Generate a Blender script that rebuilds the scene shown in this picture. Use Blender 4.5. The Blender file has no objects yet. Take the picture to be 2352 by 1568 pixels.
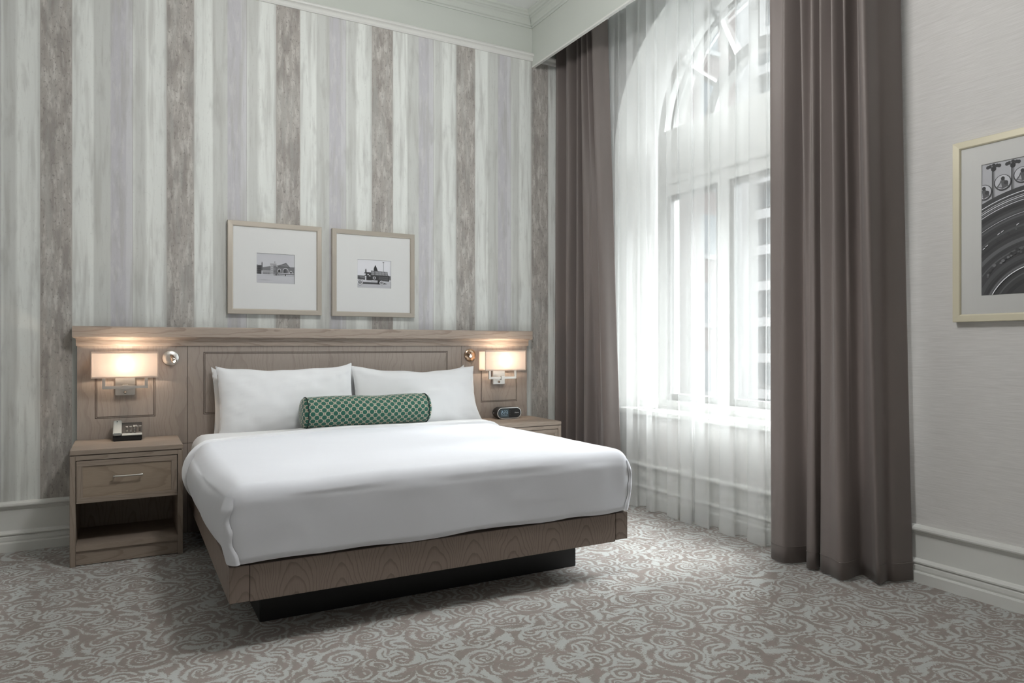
import bpy, bmesh, math, random
from mathutils import Vector, noise
random.seed(7)
S = bpy.context.scene
C = S.collection

# ------------------------------------------------------------------ camera
cam_d = bpy.data.cameras.new('camera')
cam = bpy.data.objects.new('camera', cam_d); C.objects.link(cam)
cam.location = (0, 0, 1.2)
cam.rotation_euler = (math.radians(90), 0, math.radians(-28.7))
cam_d.sensor_width = 36; cam_d.lens = 1624 * 36 / 2352
cam_d.shift_y = 9 / 2352
cam_d.clip_start = 0.05; cam_d.clip_end = 300
S.camera = cam
# ------------------------------------------------------------------ sky (even overcast)
SKY = 3.2
world = bpy.data.worlds.new('sky'); S.world = world; world.use_nodes = True
bg = world.node_tree.nodes['Background']
bg.inputs['Color'].default_value = (0.90, 0.95, 1.0, 1)
bg.inputs['Strength'].default_value = SKY
# hazy sun, veiled by thin cloud, high over the street side
sun_d = bpy.data.lights.new('hazy_sun', 'SUN'); sun_d.energy = 28.0; sun_d.angle = math.radians(46); sun_d.color = (0.97, 0.985, 1.0)
sun = bpy.data.objects.new('hazy_sun', sun_d); C.objects.link(sun)
SUN_EL, SUN_AZ = math.radians(47), math.radians(9)      # azimuth from +x towards the headboard wall
_sd = Vector((math.cos(SUN_EL) * math.cos(SUN_AZ), math.cos(SUN_EL) * math.sin(SUN_AZ), math.sin(SUN_EL)))
sun.rotation_euler = _sd.to_track_quat('Z', 'Y').to_euler()
# ------------------------------------------------------------------ exposure
S.view_settings.view_transform = 'Standard'
S.view_settings.look = 'None'
S.view_settings.gamma = 1.0
S.view_settings.use_curve_mapping = False
S.view_settings.exposure = 0.95
S.cycles.max_bounces = 6; S.cycles.diffuse_bounces = 4; S.cycles.glossy_bounces = 2; S.cycles.transmission_bounces = 4

# window openings (centre y) in the window wall; the second one lies behind the camera
WINX = 3.80
WIN_Y = [3.415]
SPRING, RWIN, SILL = 2.79, 1.02, 0.70
def portal(cy):
    d = bpy.data.lights.new('window_daylight', 'AREA'); d.shape = 'RECTANGLE'
    d.size = 2 * RWIN; d.size_y = SPRING + RWIN - SILL; d.cycles.is_portal = True
    o = bpy.data.objects.new('window_daylight', d); C.objects.link(o)
    o.location = (WINX + 0.12, cy, (SILL + SPRING + RWIN) / 2)
    o.rotation_euler = (math.radians(90), 0, math.radians(90))
for cy in WIN_Y: portal(cy)
# added fill light above the foot of the bed, unseen, to brighten the walls
PEND, FILL_W = (1.15, 2.4, 3.30), 50
pd = bpy.data.lights.new('fill_light', 'POINT'); pd.energy = FILL_W; pd.color = (1, 0.99, 0.975); pd.shadow_soft_size = 0.2
po = bpy.data.objects.new('fill_light', pd); C.objects.link(po); po.location = PEND

# ================================================================== materials
def mat(name):
    m = bpy.data.materials.new(name); m.use_nodes = True
    nt = m.node_tree; b = nt.nodes['Principled BSDF']
    return m, nt, b
def N(nt, t, **kw):
    n = nt.nodes.new(t)
    for k, v in kw.items(): setattr(n, k, v)
    return n
def L(nt, a, b): nt.links.new(a, b)
def val(nt, x, inp):
    if hasattr(x, 'is_output'): nt.links.new(x, inp)
    else: inp.default_value = x
def M(nt, op, a, b=0.0, c=0.0, clamp=False):
    n = nt.nodes.new('ShaderNodeMath'); n.operation = op; n.use_clamp = clamp
    val(nt, a, n.inputs[0]); val(nt, b, n.inputs[1]); val(nt, c, n.inputs[2])
    return n.outputs[0]
def MIX(nt, f, a, b):
    n = nt.nodes.new('ShaderNodeMix'); n.data_type = 'RGBA'
    val(nt, f, n.inputs[0])
    for x, i in ((a, 6), (b, 7)):
        if hasattr(x, 'is_output'): nt.links.new(x, n.inputs[i])
        else: n.inputs[i].default_value = (*x, 1) if len(x) == 3 else x
    return n.outputs[2]
def SM(nt, x, lo, hi):
    n = nt.nodes.new('ShaderNodeMapRange'); n.interpolation_type = 'SMOOTHSTEP'
    val(nt, x, n.inputs[0]); n.inputs[1].default_value = lo; n.inputs[2].default_value = hi
    return n.outputs[0]
def objco(nt):
    return N(nt, 'ShaderNodeTexCoord').outputs['Object']
def sep(nt, v):
    n = N(nt, 'ShaderNodeSeparateXYZ'); L(nt, v, n.inputs[0]); return n.outputs
def comb(nt, x, y, z):
    n = N(nt, 'ShaderNodeCombineXYZ'); val(nt, x, n.inputs[0]); val(nt, y, n.inputs[1]); val(nt, z, n.inputs[2]); return n.outputs[0]
def noise_n(nt, v, scale, detail=3, rough=0.55, dist=0.0):
    n = N(nt, 'ShaderNodeTexNoise'); L(nt, v, n.inputs['Vector'])
    n.inputs['Scale'].default_value = scale; n.inputs['Detail'].default_value = detail
    n.inputs['Roughness'].default_value = rough; n.inputs['Distortion'].default_value = dist
    return n.outputs[0]
def bump(nt, b, h, strength=0.2, dist=0.002):
    n = N(nt, 'ShaderNodeBump'); n.inputs['Strength'].default_value = strength
    n.inputs['Distance'].default_value = dist
    L(nt, h, n.inputs['Height']); L(nt, n.outputs[0], b.inputs['Normal'])
def plain(name, col, rough=0.6, metal=0.0, spec=0.5, sheen=0.0):
    m, nt, b = mat(name)
    b.inputs['Base Color'].default_value = (*col, 1); b.inputs['Roughness'].default_value = rough
    b.inputs['Metallic'].default_value = metal; b.inputs['Specular IOR Level'].default_value = spec
    b.inputs['Sheen Weight'].default_value = sheen
    return m
def srgb(r, g, b):
    f = lambda c: (c / 255 / 12.92) if c / 255 <= 0.04045 else ((c / 255 + 0.055) / 1.055) ** 2.4
    return (f(r), f(g), f(b))

def m_paint(name, col, rough=0.55):
    m, nt, b = mat(name); co = objco(nt)
    n = noise_n(nt, co, 3.0, 1)
    L(nt, MIX(nt, n, [c * 0.97 for c in col], [min(1, c * 1.03) for c in col]), b.inputs['Base Color'])
    b.inputs['Roughness'].default_value = rough; b.inputs['Specular IOR Level'].default_value = 0.3
    return m
PAINT = m_paint('frieze_paint', (0.60, 0.63, 0.585))
TRIM = m_paint('trim_paint', (0.74, 0.745, 0.715), 0.4)
CEIL = m_paint('ceiling_paint', (0.80, 0.815, 0.80))
PLASTER = m_paint('room_plaster', (0.62, 0.61, 0.59))
REVEAL = m_paint('reveal_paint', (0.80, 0.80, 0.78))

def m_wallpaper():
    m, nt, b = mat('striped_wallpaper'); co = objco(nt); x, y, z = sep(nt, co)
    P = 0.6755
    t = M(nt, 'DIVIDE', M(nt, 'ADD', x, 0.442 + P * 4), P)      # dark stripe starts each period
    ph = M(nt, 'FRACT', t); idx = M(nt, 'FLOOR', t)
    # streaky noises (stretched vertically), repeating with height like printed paper
    zr = M(nt, 'MULTIPLY', z, 1.0)
    v1 = comb(nt, M(nt, 'MULTIPLY', x, 55), M(nt, 'ADD', M(nt, 'MULTIPLY', zr, 4.5), idx), 0.0)
    v2 = comb(nt, M(nt, 'MULTIPLY', x, 24), M(nt, 'MULTIPLY', zr, 1.6), 3.0)
    v3 = comb(nt, M(nt, 'MULTIPLY', x, 160), M(nt, 'MULTIPLY', zr, 26), 7.0)
    v4 = comb(nt, M(nt, 'MULTIPLY', x, 9), M(nt, 'MULTIPLY', zr, 0.25), 1.0)
    n1 = noise_n(nt, v1, 1.0, 3, 0.65); n2 = noise_n(nt, v2, 1.0, 2)
    cr = N(nt, 'ShaderNodeValToRGB'); cr.color_ramp.interpolation = 'LINEAR'
    L(nt, ph, cr.inputs[0])
    LT = srgb(227, 230, 226); MD = srgb(209, 211, 207); DK = srgb(176, 171, 165); LV = srgb(199, 198, 202); LM = srgb(211, 211, 213); WH = srgb(235, 238, 234)
    stops = [(0.0, DK), (0.236, DK), (0.244, LT), (0.40, WH), (0.412, MD), (0.535, MD), (0.545, LV), (0.66, LV), (0.668, LM), (0.715, LM),
             (0.718, srgb(178, 176, 173)), (0.723, LT), (0.745, MD), (0.815, MD), (0.84, WH), (0.975, LT), (0.99, MD)]
    els = cr.color_ramp.elements
    els[0].position = 0.0; els[0].color = (*stops[0][1], 1)
    els[1].position = stops[1][0]; els[1].color = (*stops[1][1], 1)
    for p, c in stops[2:]:
        e = els.new(p); e.color = (*c, 1)
    base = cr.outputs[0]
    ed = M(nt, 'MULTIPLY', M(nt, 'SUBTRACT', n1, 0.5), 0.03)
    pe = M(nt, 'ADD', ph, ed)
    dark_mask = M(nt, 'MULTIPLY', SM(nt, pe, 0.0, 0.012), M(nt, 'SUBTRACT', 1.0, SM(nt, pe, 0.225, 0.245)))
    lav_mask = M(nt, 'MULTIPLY', SM(nt, ph, 0.535, 0.55), M(nt, 'SUBTRACT', 1.0, SM(nt, ph, 0.655, 0.675)))
    v5 = comb(nt, M(nt, 'MULTIPLY', x, 34), M(nt, 'MULTIPLY', zr, 7.0), 11.0)
    v6 = comb(nt, M(nt, 'MULTIPLY', x, 70), M(nt, 'MULTIPLY', zr, 40.0), 13.0)
    v7 = comb(nt, M(nt, 'MULTIPLY', x, 14), M(nt, 'MULTIPLY', zr, 3.4), 17.0)
    n5 = noise_n(nt, v5, 1.0, 4, 0.65); n6 = noise_n(nt, v6, 1.0, 3, 0.7); n7 = noise_n(nt, v7, 1.0, 3, 0.6)
    # worn, mottled dark stripes
    c1 = MIX(nt, M(nt, 'MULTIPLY', dark_mask, M(nt, 'MULTIPLY', SM(nt, n5, 0.46, 0.64), 0.75)), base, srgb(211, 209, 203))
    c1 = MIX(nt, M(nt, 'MULTIPLY', dark_mask, M(nt, 'MULTIPLY', SM(nt, n7, 0.45, 0.65), 0.65)), c1, srgb(138, 130, 125))
    c1 = MIX(nt, M(nt, 'MULTIPLY', dark_mask, M(nt, 'MULTIPLY', SM(nt, n6, 0.55, 0.68), 0.60)), c1, srgb(112, 106, 102))
    c1 = MIX(nt, M(nt, 'MULTIPLY', lav_mask, M(nt, 'MULTIPLY', SM(nt, n5, 0.48, 0.66), 0.6)), c1, srgb(214, 213, 213))
    # soft grey wear over everything
    c2 = MIX(nt, M(nt, 'MULTIPLY', SM(nt, n2, 0.46, 0.72), 0.55), c1, srgb(184, 184, 179))
    c3 = MIX(nt, M(nt, 'MULTIPLY', SM(nt, n7, 0.52, 0.74), 0.40), c2, srgb(172, 172, 168))
    c3 = MIX(nt, M(nt, 'MULTIPLY', SM(nt, n6, 0.58, 0.75), 0.22), c3, srgb(150, 149, 146))
    c4 = MIX(nt, M(nt, 'MULTIPLY', SM(nt, n1, 0.54, 0.78), 0.32), c3, srgb(162, 161, 157))
    L(nt, c4, b.inputs['Base Color'])
    b.inputs['Roughness'].default_value = 0.62; b.inputs['Specular IOR Level'].default_value = 0.25
    return m
WALLPAPER = m_wallpaper()

def m_grasscloth():
    m, nt, b = mat('grasscloth_wallcovering'); co = objco(nt); x, y, z = sep(nt, co)
    v = comb(nt, M(nt, 'MULTIPLY', y, 9), M(nt, 'MULTIPLY', z, 330), 0.0)
    v2 = comb(nt, M(nt, 'MULTIPLY', y, 3), M(nt, 'MULTIPLY', z, 90), 5.0)
    n = noise_n(nt, v, 1.0, 3, 0.6); n2 = noise_n(nt, v2, 1.0, 3)
    c = MIX(nt, SM(nt, n, 0.35, 0.7), srgb(213, 211, 208), srgb(225, 223, 221))
    c = MIX(nt, M(nt, 'MULTIPLY', SM(nt, n2, 0.5, 0.75), 0.3), c, srgb(198, 195, 192))
    L(nt, c, b.inputs['Base Color']); b.inputs['Roughness'].default_value = 0.75
    bump(nt, b, n, 0.25, 0.001)
    return m
GRASS = m_grasscloth()

def m_carpet():
    m, nt, b = mat('scroll_carpet'); co = objco(nt)
    wn = N(nt, 'ShaderNodeTexNoise'); L(nt, co, wn.inputs['Vector']); wn.inputs['Scale'].default_value = 9; wn.inputs['Detail'].default_value = 2
    wv = N(nt, 'ShaderNodeVectorMath', operation='SCALE'); 
    w0 = N(nt, 'ShaderNodeVectorMath', operation='SUBTRACT'); L(nt, wn.outputs['Color'], w0.inputs[0]); w0.inputs[1].default_value = (0.5, 0.5, 0.5)
    L(nt, w0.outputs[0], wv.inputs[0]); wv.inputs['Scale'].default_value = 0.035
    wa = N(nt, 'ShaderNodeVectorMath', operation='ADD'); L(nt, co, wa.inputs[0]); L(nt, wv.outputs[0], wa.inputs[1])
    p = wa.outputs[0]
    def spiral(scale, K, seed, logk=0.0):
        off = N(nt, 'ShaderNodeVectorMath', operation='ADD'); L(nt, p, off.inputs[0]); off.inputs[1].default_value = (seed, seed * 0.37, 0)
        vo = N(nt, 'ShaderNodeTexVoronoi', voronoi_dimensions='2D'); L(nt, off.outputs[0], vo.inputs['Vector'])
        vo.inputs['Scale'].default_value = scale; vo.inputs['Randomness'].default_value = 0.8
        df = N(nt, 'ShaderNodeVectorMath', operation='SUBTRACT'); L(nt, off.outputs[0], df.inputs[0]); L(nt, vo.outputs['Position'], df.inputs[1])
        dx, dy, dz = sep(nt, df.outputs[0])
        rc, gc, bc = sep(nt, vo.outputs['Color'])
        r = M(nt, 'SQRT', M(nt, 'ADD', M(nt, 'MULTIPLY', dx, dx), M(nt, 'MULTIPLY', dy, dy)))
        a = M(nt, 'ARCTAN2', dy, dx)
        sg = M(nt, 'SUBTRACT', M(nt, 'MULTIPLY', M(nt, 'GREATER_THAN', rc, 0.5), 2.0), 1.0)
        if logk: ph = M(nt, 'ADD', M(nt, 'MULTIPLY', M(nt, 'MULTIPLY', a, sg), 2.0), M(nt, 'MULTIPLY', M(nt, 'LOGARITHM', M(nt, 'ADD', r, 0.012), 2.71828), logk))
        else: ph = M(nt, 'ADD', M(nt, 'MULTIPLY', a, sg), M(nt, 'MULTIPLY', r, K))
        ph = M(nt, 'ADD', ph, M(nt, 'MULTIPLY', gc, 6.28))
        return M(nt, 'SINE', ph), r
    s1, r1 = spiral(5.0, 190.0, 0.0, 11.0)
    s2, r2 = spiral(8.2, 215.0, 3.1)
    nz = noise_n(nt, p, 9, 1)
    fine = noise_n(nt, co, 330, 2, 0.7)
    mid = noise_n(nt, co, 120, 3, 0.6)
    mixs = SM(nt, nz, 0.46, 0.54)
    s = M(nt, 'ADD', M(nt, 'MULTIPLY', s1, M(nt, 'SUBTRACT', 1.0, mixs)), M(nt, 'MULTIPLY', s2, mixs))
    s = M(nt, 'ADD', s, M(nt, 'MULTIPLY', M(nt, 'SUBTRACT', fine, 0.5), 1.6))
    s = M(nt, 'ADD', s, M(nt, 'MULTIPLY', M(nt, 'SUBTRACT', mid, 0.5), 4.2))
    s = M(nt, 'ADD', s, M(nt, 'MULTIPLY', M(nt, 'SUBTRACT', noise_n(nt, p, 10.0, 2), 0.5), 5.0))
    f = SM(nt, s, -0.25, 0.65)
    big = noise_n(nt, co, 26, 2)
    taupe = MIX(nt, SM(nt, big, 0.35, 0.65), srgb(157, 145, 139), srgb(150, 142, 135))
    c = MIX(nt, f, taupe, srgb(194, 197, 194))
    grit = noise_n(nt, co, 700, 2, 0.6)
    c = MIX(nt, M(nt, 'MULTIPLY', SM(nt, grit, 0.48, 0.72), 0.38), c, srgb(92, 85, 80))
    L(nt, c, b.inputs['Base Color']); b.inputs['Roughness'].default_value = 0.95
    b.inputs['Specular IOR Level'].default_value = 0.1; b.inputs['Sheen Weight'].default_value = 0.25
    bump(nt, b, fine, 0.6, 0.004)
    return m
CARPET = m_carpet()

def m_wood(name, across, along, p=0.21, A=20.0, B=15.0, light=(150, 134, 122), dark=(112, 97, 87), contrast=0.6, seed=0.0):
    m, nt, b = mat(name); co = objco(nt); xyz = sep(nt, co)
    ax = {'x': 0, 'y': 1, 'z': 2}
    oth = [k for k in 'xyz' if k not in (across, along)][0]
    u0 = M(nt, 'ADD', xyz[ax[across]], M(nt, 'MULTIPLY', xyz[ax[oth]], 0.73)); v = xyz[ax[along]]
    wob = noise_n(nt, comb(nt, M(nt, 'MULTIPLY', u0, 4), M(nt, 'MULTIPLY', v, 3), seed), 1.0, 2)
    u = M(nt, 'ADD', M(nt, 'DIVIDE', M(nt, 'ADD', u0, 20.0 + seed), p), M(nt, 'MULTIPLY', M(nt, 'SUBTRACT', wob, 0.5), 0.55))
    k = M(nt, 'FLOOR', u); uu = M(nt, 'SUBTRACT', M(nt, 'FRACT', u), 0.5)
    rn = N(nt, 'ShaderNodeTexWhiteNoise', noise_dimensions='1D'); L(nt, k, rn.inputs['W'])
    t = M(nt, 'ADD', M(nt, 'MULTIPLY', M(nt, 'MULTIPLY', uu, uu), A), M(nt, 'MULTIPLY', v, B))
    t = M(nt, 'ADD', t, M(nt, 'MULTIPLY', rn.outputs[0], 9.0))
    t = M(nt, 'ADD', t, M(nt, 'MULTIPLY', noise_n(nt, comb(nt, M(nt, 'MULTIPLY', u0, 14), M(nt, 'MULTIPLY', v, 5), seed + 2), 1.0, 3), 1.1))
    ring = M(nt, 'FRACT', t)
    line = M(nt, 'MULTIPLY', SM(nt, ring, 0.62, 0.95), M(nt, 'SUBTRACT', 1.0, SM(nt, ring, 0.94, 1.0)))
    fine = noise_n(nt, comb(nt, M(nt, 'MULTIPLY', u0, 420), M(nt, 'MULTIPLY', v, 12), seed), 1.0, 3, 0.6)
    br = noise_n(nt, comb(nt, M(nt, 'MULTIPLY', u0, 9), M(nt, 'MULTIPLY', v, 1.5), seed + 5), 1.0, 2)
    la, da = srgb(*light), srgb(*dark)
    c = MIX(nt, M(nt, 'MULTIPLY', line, contrast), la, da)
    c = MIX(nt, M(nt, 'MULTIPLY', SM(nt, fine, 0.45, 0.75), 0.45), c, da)
    c = MIX(nt, M(nt, 'MULTIPLY', br, 0.3), c, [q * 0.8 for q in la])
    L(nt, c, b.inputs['Base Color']); b.inputs['Roughness'].default_value = 0.48
    b.inputs['Specular IOR Level'].default_value = 0.35
    bump(nt, b, fine, 0.08, 0.0005)
    return m
WOOD_HB = m_wood('ash_headboard', 'x', 'z', 0.30, 16, 1.6, (172, 161, 152), (140, 127, 118), 0.38)
WOOD_CR = m_wood('ash_crown', 'z', 'x', 0.085, 5, 2.2, (176, 162, 150), (136, 119, 108), 0.6, 3.0)
WOOD_BED = m_wood('ash_bed_front', 'x', 'z', 0.205, 20, 15, (148, 133, 123), (108, 94, 85), 0.65, 1.0)
WOOD_BEDS = m_wood('ash_bed_side', 'y', 'z', 0.205, 14, 6, (148, 133, 123), (116, 102, 92), 0.5, 1.0)
WOOD_NSV = m_wood('ash_nightstand_upright', 'x', 'z', 0.11, 8, 4, (160, 146, 133), (122, 108, 97), 0.55, 4.0)
WOOD_NSH = m_wood('ash_nightstand_rail', 'z', 'x', 0.09, 7, 5, (160, 146, 133), (122, 108, 97), 0.55, 6.0)
WOOD_NSD = m_wood('ash_drawer_panel', 'z', 'x', 0.26, 9, 4, (163, 147, 130), (130, 114, 101), 0.5, 8.0)
WOOD_NST = m_wood('ash_nightstand_top', 'y', 'x', 0.2, 9, 3, (160, 146, 133), (134, 121, 109), 0.35, 9.0)
WOOD_DARK = plain('dark_groove', srgb(104, 91, 83), 0.6)
BLACK = plain('black_plinth', (0.008, 0.008, 0.009), 0.45)

def m_linen(name, col, trans=0.0):
    m, nt, b = mat(name); co = objco(nt)
    b.inputs['Base Color'].default_value = (*col, 1); b.inputs['Roughness'].default_value = 0.85
    b.inputs['Specular IOR Level'].default_value = 0.15; b.inputs['Sheen Weight'].default_value = 0.2
    bump(nt, b, noise_n(nt, co, 5.5, 2, 0.5), 0.14, 0.02)
    return m
DUVET = m_linen('white_duvet_linen', (0.79, 0.805, 0.85))
SHEET = m_linen('white_sheet_linen', (0.80, 0.80, 0.80))
PILLOW = m_linen('white_pillow_linen', (0.83, 0.84, 0.85))

def m_bolster():
    m, nt, b = mat('green_lattice_fabric')
    uv = N(nt, 'ShaderNodeUVMap').outputs[0]; x, y, z = sep(nt, uv)   # uv in pattern periods
    def lat(ox, oy):
        fx = M(nt, 'SUBTRACT', M(nt, 'FRACT', M(nt, 'ADD', x, ox)), 0.5)
        fy = M(nt, 'SUBTRACT', M(nt, 'FRACT', M(nt, 'ADD', y, oy)), 0.5)
        return M(nt, 'ABSOLUTE', fx), M(nt, 'ABSOLUTE', fy)
    def octd(ox, oy):
        ax_, ay_ = lat(ox, oy)
        d = M(nt, 'SQRT', M(nt, 'ADD', M(nt, 'MULTIPLY', ax_, ax_), M(nt, 'MULTIPLY', ay_, ay_)))
        dia = M(nt, 'MULTIPLY', M(nt, 'ADD', ax_, ay_), 0.7071)
        return M(nt, 'MAXIMUM', M(nt, 'MULTIPLY', d, 0.97), M(nt, 'MAXIMUM', dia, M(nt, 'MAXIMUM', ax_, ay_)))
    d1 = M(nt, 'MINIMUM', octd(0.5, 0.5), octd(0.0, 0.0))
    def sq(ox, oy):
        ax_, ay_ = lat(ox, oy); return M(nt, 'MAXIMUM', ax_, ay_)
    d2 = M(nt, 'MINIMUM', sq(0.0, 0.5), sq(0.5, 0.0))
    fine = noise_n(nt, comb(nt, M(nt, 'MULTIPLY', x, 9), M(nt, 'MULTIPLY', y, 9), 0), 2.0, 3)
    green = MIX(nt, fine, srgb(10, 74, 58), srgb(28, 100, 82))
    col = MIX(nt, SM(nt, d1, 0.295, 0.31), green, srgb(78, 88, 70))
    col = MIX(nt, SM(nt, d1, 0.31, 0.325), col, srgb(176, 170, 152))
    col = MIX(nt, SM(nt, d2, 0.085, 0.07), col, srgb(96, 86, 64)) if False else MIX(nt, M(nt, 'SUBTRACT', 1.0, SM(nt, d2, 0.065, 0.08)), col, srgb(92, 84, 62))
    L(nt, col, b.inputs['Base Color']); b.inputs['Roughness'].default_value = 0.7
    b.inputs['Sheen Weight'].default_value = 0.5; b.inputs['Sheen Roughness'].default_value = 0.4
    bump(nt, b, d1, 0.3, 0.002)
    return m
BOLSTER = m_bolster()
PIPING = plain('dark_green_piping', srgb(20, 44, 40), 0.7)

NICKEL = plain('brushed_nickel', (0.74, 0.72, 0.69), 0.40, 1.0)
SATIN = plain('satin_pull', (0.72, 0.70, 0.66), 0.28, 1.0)
COPPER = plain('polished_bronze_nickel', (0.60, 0.52, 0.46), 0.18, 1.0)
BRONZE = plain('bronze_disc', (0.56, 0.40, 0.28), 0.22, 1.0)
FRAME = plain('champagne_frame', srgb(192, 184, 172), 0.4, 0.45)
FRAME_R = plain('cream_gold_frame', srgb(221, 214, 190), 0.4, 0.25)
MAT = plain('mat_board', (0.90, 0.91, 0.90), 0.9)
LIGHTMAT = plain('ivory_mat_board', (0.76, 0.76, 0.74), 0.9)
BLKPL = plain('black_plastic', (0.012, 0.012, 0.013), 0.32)
DKPL = plain('charcoal_plastic', (0.045, 0.043, 0.043), 0.45)
SILPL = plain('silver_plastic', (0.33, 0.37, 0.38), 0.38, 0.3)
KEYW = plain('pale_key', (0.62, 0.62, 0.60), 0.5)
CHROME = plain('chrome_bezel', (0.7, 0.7, 0.7), 0.15, 1.0)

def emis(name, col, s):
    m, nt, b = mat(name); b.inputs['Base Color'].default_value = (*col, 1)
    b.inputs['Emission Color'].default_value = (*col, 1); b.inputs['Emission Strength'].default_value = s
    return m
LCD = emis('lcd_backlight', srgb(62, 74, 80), 0.05)
DIGIT = emis('lcd_digit', srgb(150, 176, 190), 0.25)
LED = emis('lit_lens', (1.0, 0.80, 0.55), 5.0)
WHITEINK = plain('white_print', (0.85, 0.85, 0.85), 0.6)

def m_translucent(name, col, tr=0.5, transp=0.0, tcol=None):
    m = bpy.data.materials.new(name); m.use_nodes = True; nt = m.node_tree
    nt.nodes.remove(nt.nodes['Principled BSDF']); out = nt.nodes['Material Output']
    d = N(nt, 'ShaderNodeBsdfDiffuse'); d.inputs[0].default_value = (*col, 1)
    t = N(nt, 'ShaderNodeBsdfTranslucent'); t.inputs[0].default_value = (*(tcol or col), 1)
    mx = N(nt, 'ShaderNodeMixShader'); mx.inputs[0].default_value = tr
    L(nt, d.outputs[0], mx.inputs[1]); L(nt, t.outputs[0], mx.inputs[2])
    o = mx.outputs[0]
    if transp:
        tp = N(nt, 'ShaderNodeBsdfTransparent'); m2 = N(nt, 'ShaderNodeMixShader'); m2.inputs[0].default_value = transp
        L(nt, o, m2.inputs[1]); L(nt, tp.outputs[0], m2.inputs[2]); o = m2.outputs[0]
    L(nt, o, out.inputs[0])
    return m
SHEER = m_translucent('white_sheer_voile', (0.86, 0.87, 0.86), 0.14, 0.66)
SHADE = m_translucent('cream_shade_fabric', (0.86, 0.82, 0.78), 0.62, 0.0, (0.97, 0.90, 0.85))
SHADET = m_translucent('shade_trim_fabric', (0.86, 0.76, 0.68), 0.45)

def m_curtain():
    m, nt, b = mat('taupe_satin_curtain'); co = objco(nt)
    n = noise_n(nt, comb(nt, *[M(nt, 'MULTIPLY', q, s) for q, s in zip(sep(nt, co), (700, 700, 60))]), 1.0, 2)
    L(nt, MIX(nt, n, srgb(131, 122, 119), srgb(140, 131, 127)), b.inputs['Base Color'])
    b.inputs['Roughness'].default_value = 0.5; b.inputs['Specular IOR Level'].default_value = 0.4
    b.inputs['Sheen Weight'].default_value = 0.35; b.inputs['Sheen Roughness'].default_value = 0.35
    out = nt.nodes['Material Output']
    t = N(nt, 'ShaderNodeBsdfTranslucent'); t.inputs[0].default_value = (0.62, 0.55, 0.52, 1)
    mx = N(nt, 'ShaderNodeMixShader'); mx.inputs[0].default_value = 0.2
    L(nt, b.outputs[0], mx.inputs[1]); L(nt, t.outputs[0], mx.inputs[2]); L(nt, mx.outputs[0], out.inputs[0])
    bump(nt, b, n, 0.05, 0.0004)
    return m
CURTAIN = m_curtain()

def m_glass(name, refl=0.08, tint=(1, 1, 1), rough=0.0):
    m = bpy.data.materials.new(name); m.use_nodes = True; nt = m.node_tree
    nt.nodes.remove(nt.nodes['Principled BSDF']); out = nt.nodes['Material Output']
    tp = N(nt, 'ShaderNodeBsdfTransparent'); tp.inputs[0].default_value = (*tint, 1)
    g = N(nt, 'ShaderNodeBsdfGlossy'); g.inputs['Roughness'].default_value = rough
    lw = N(nt, 'ShaderNodeFresnel'); lw.inputs[0].default_value = 1.45
    f = M(nt, 'MULTIPLY', lw.outputs[0], refl / 0.034)
    f = M(nt, 'MINIMUM', f, 0.6)
    mx = N(nt, 'ShaderNodeMixShader'); L(nt, f, mx.inputs[0]); L(nt, tp.outputs[0], mx.inputs[1]); L(nt, g.outputs[0], mx.inputs[2])
    L(nt, mx.outputs[0], out.inputs[0])
    return m
GLASS = m_glass('window_glass', 0.03, (0.96, 0.985, 0.98))
PICGLASS = m_glass('picture_glass', 0.03)
_grey = {}
def grey(g, tint=(0.97, 0.98, 1.03)):
    g = min(0.99, g * 1.2) if g > 0.55 else g ** 0.9
    k = round(g, 3)
    if k not in _grey:
        _grey[k] = plain('print_grey_%d' % int(g * 255), tuple(min(1, c * t) for c, t in zip(srgb(g * 255, g * 255, g * 255), tint)), 0.7)
    return _grey[k]

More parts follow.
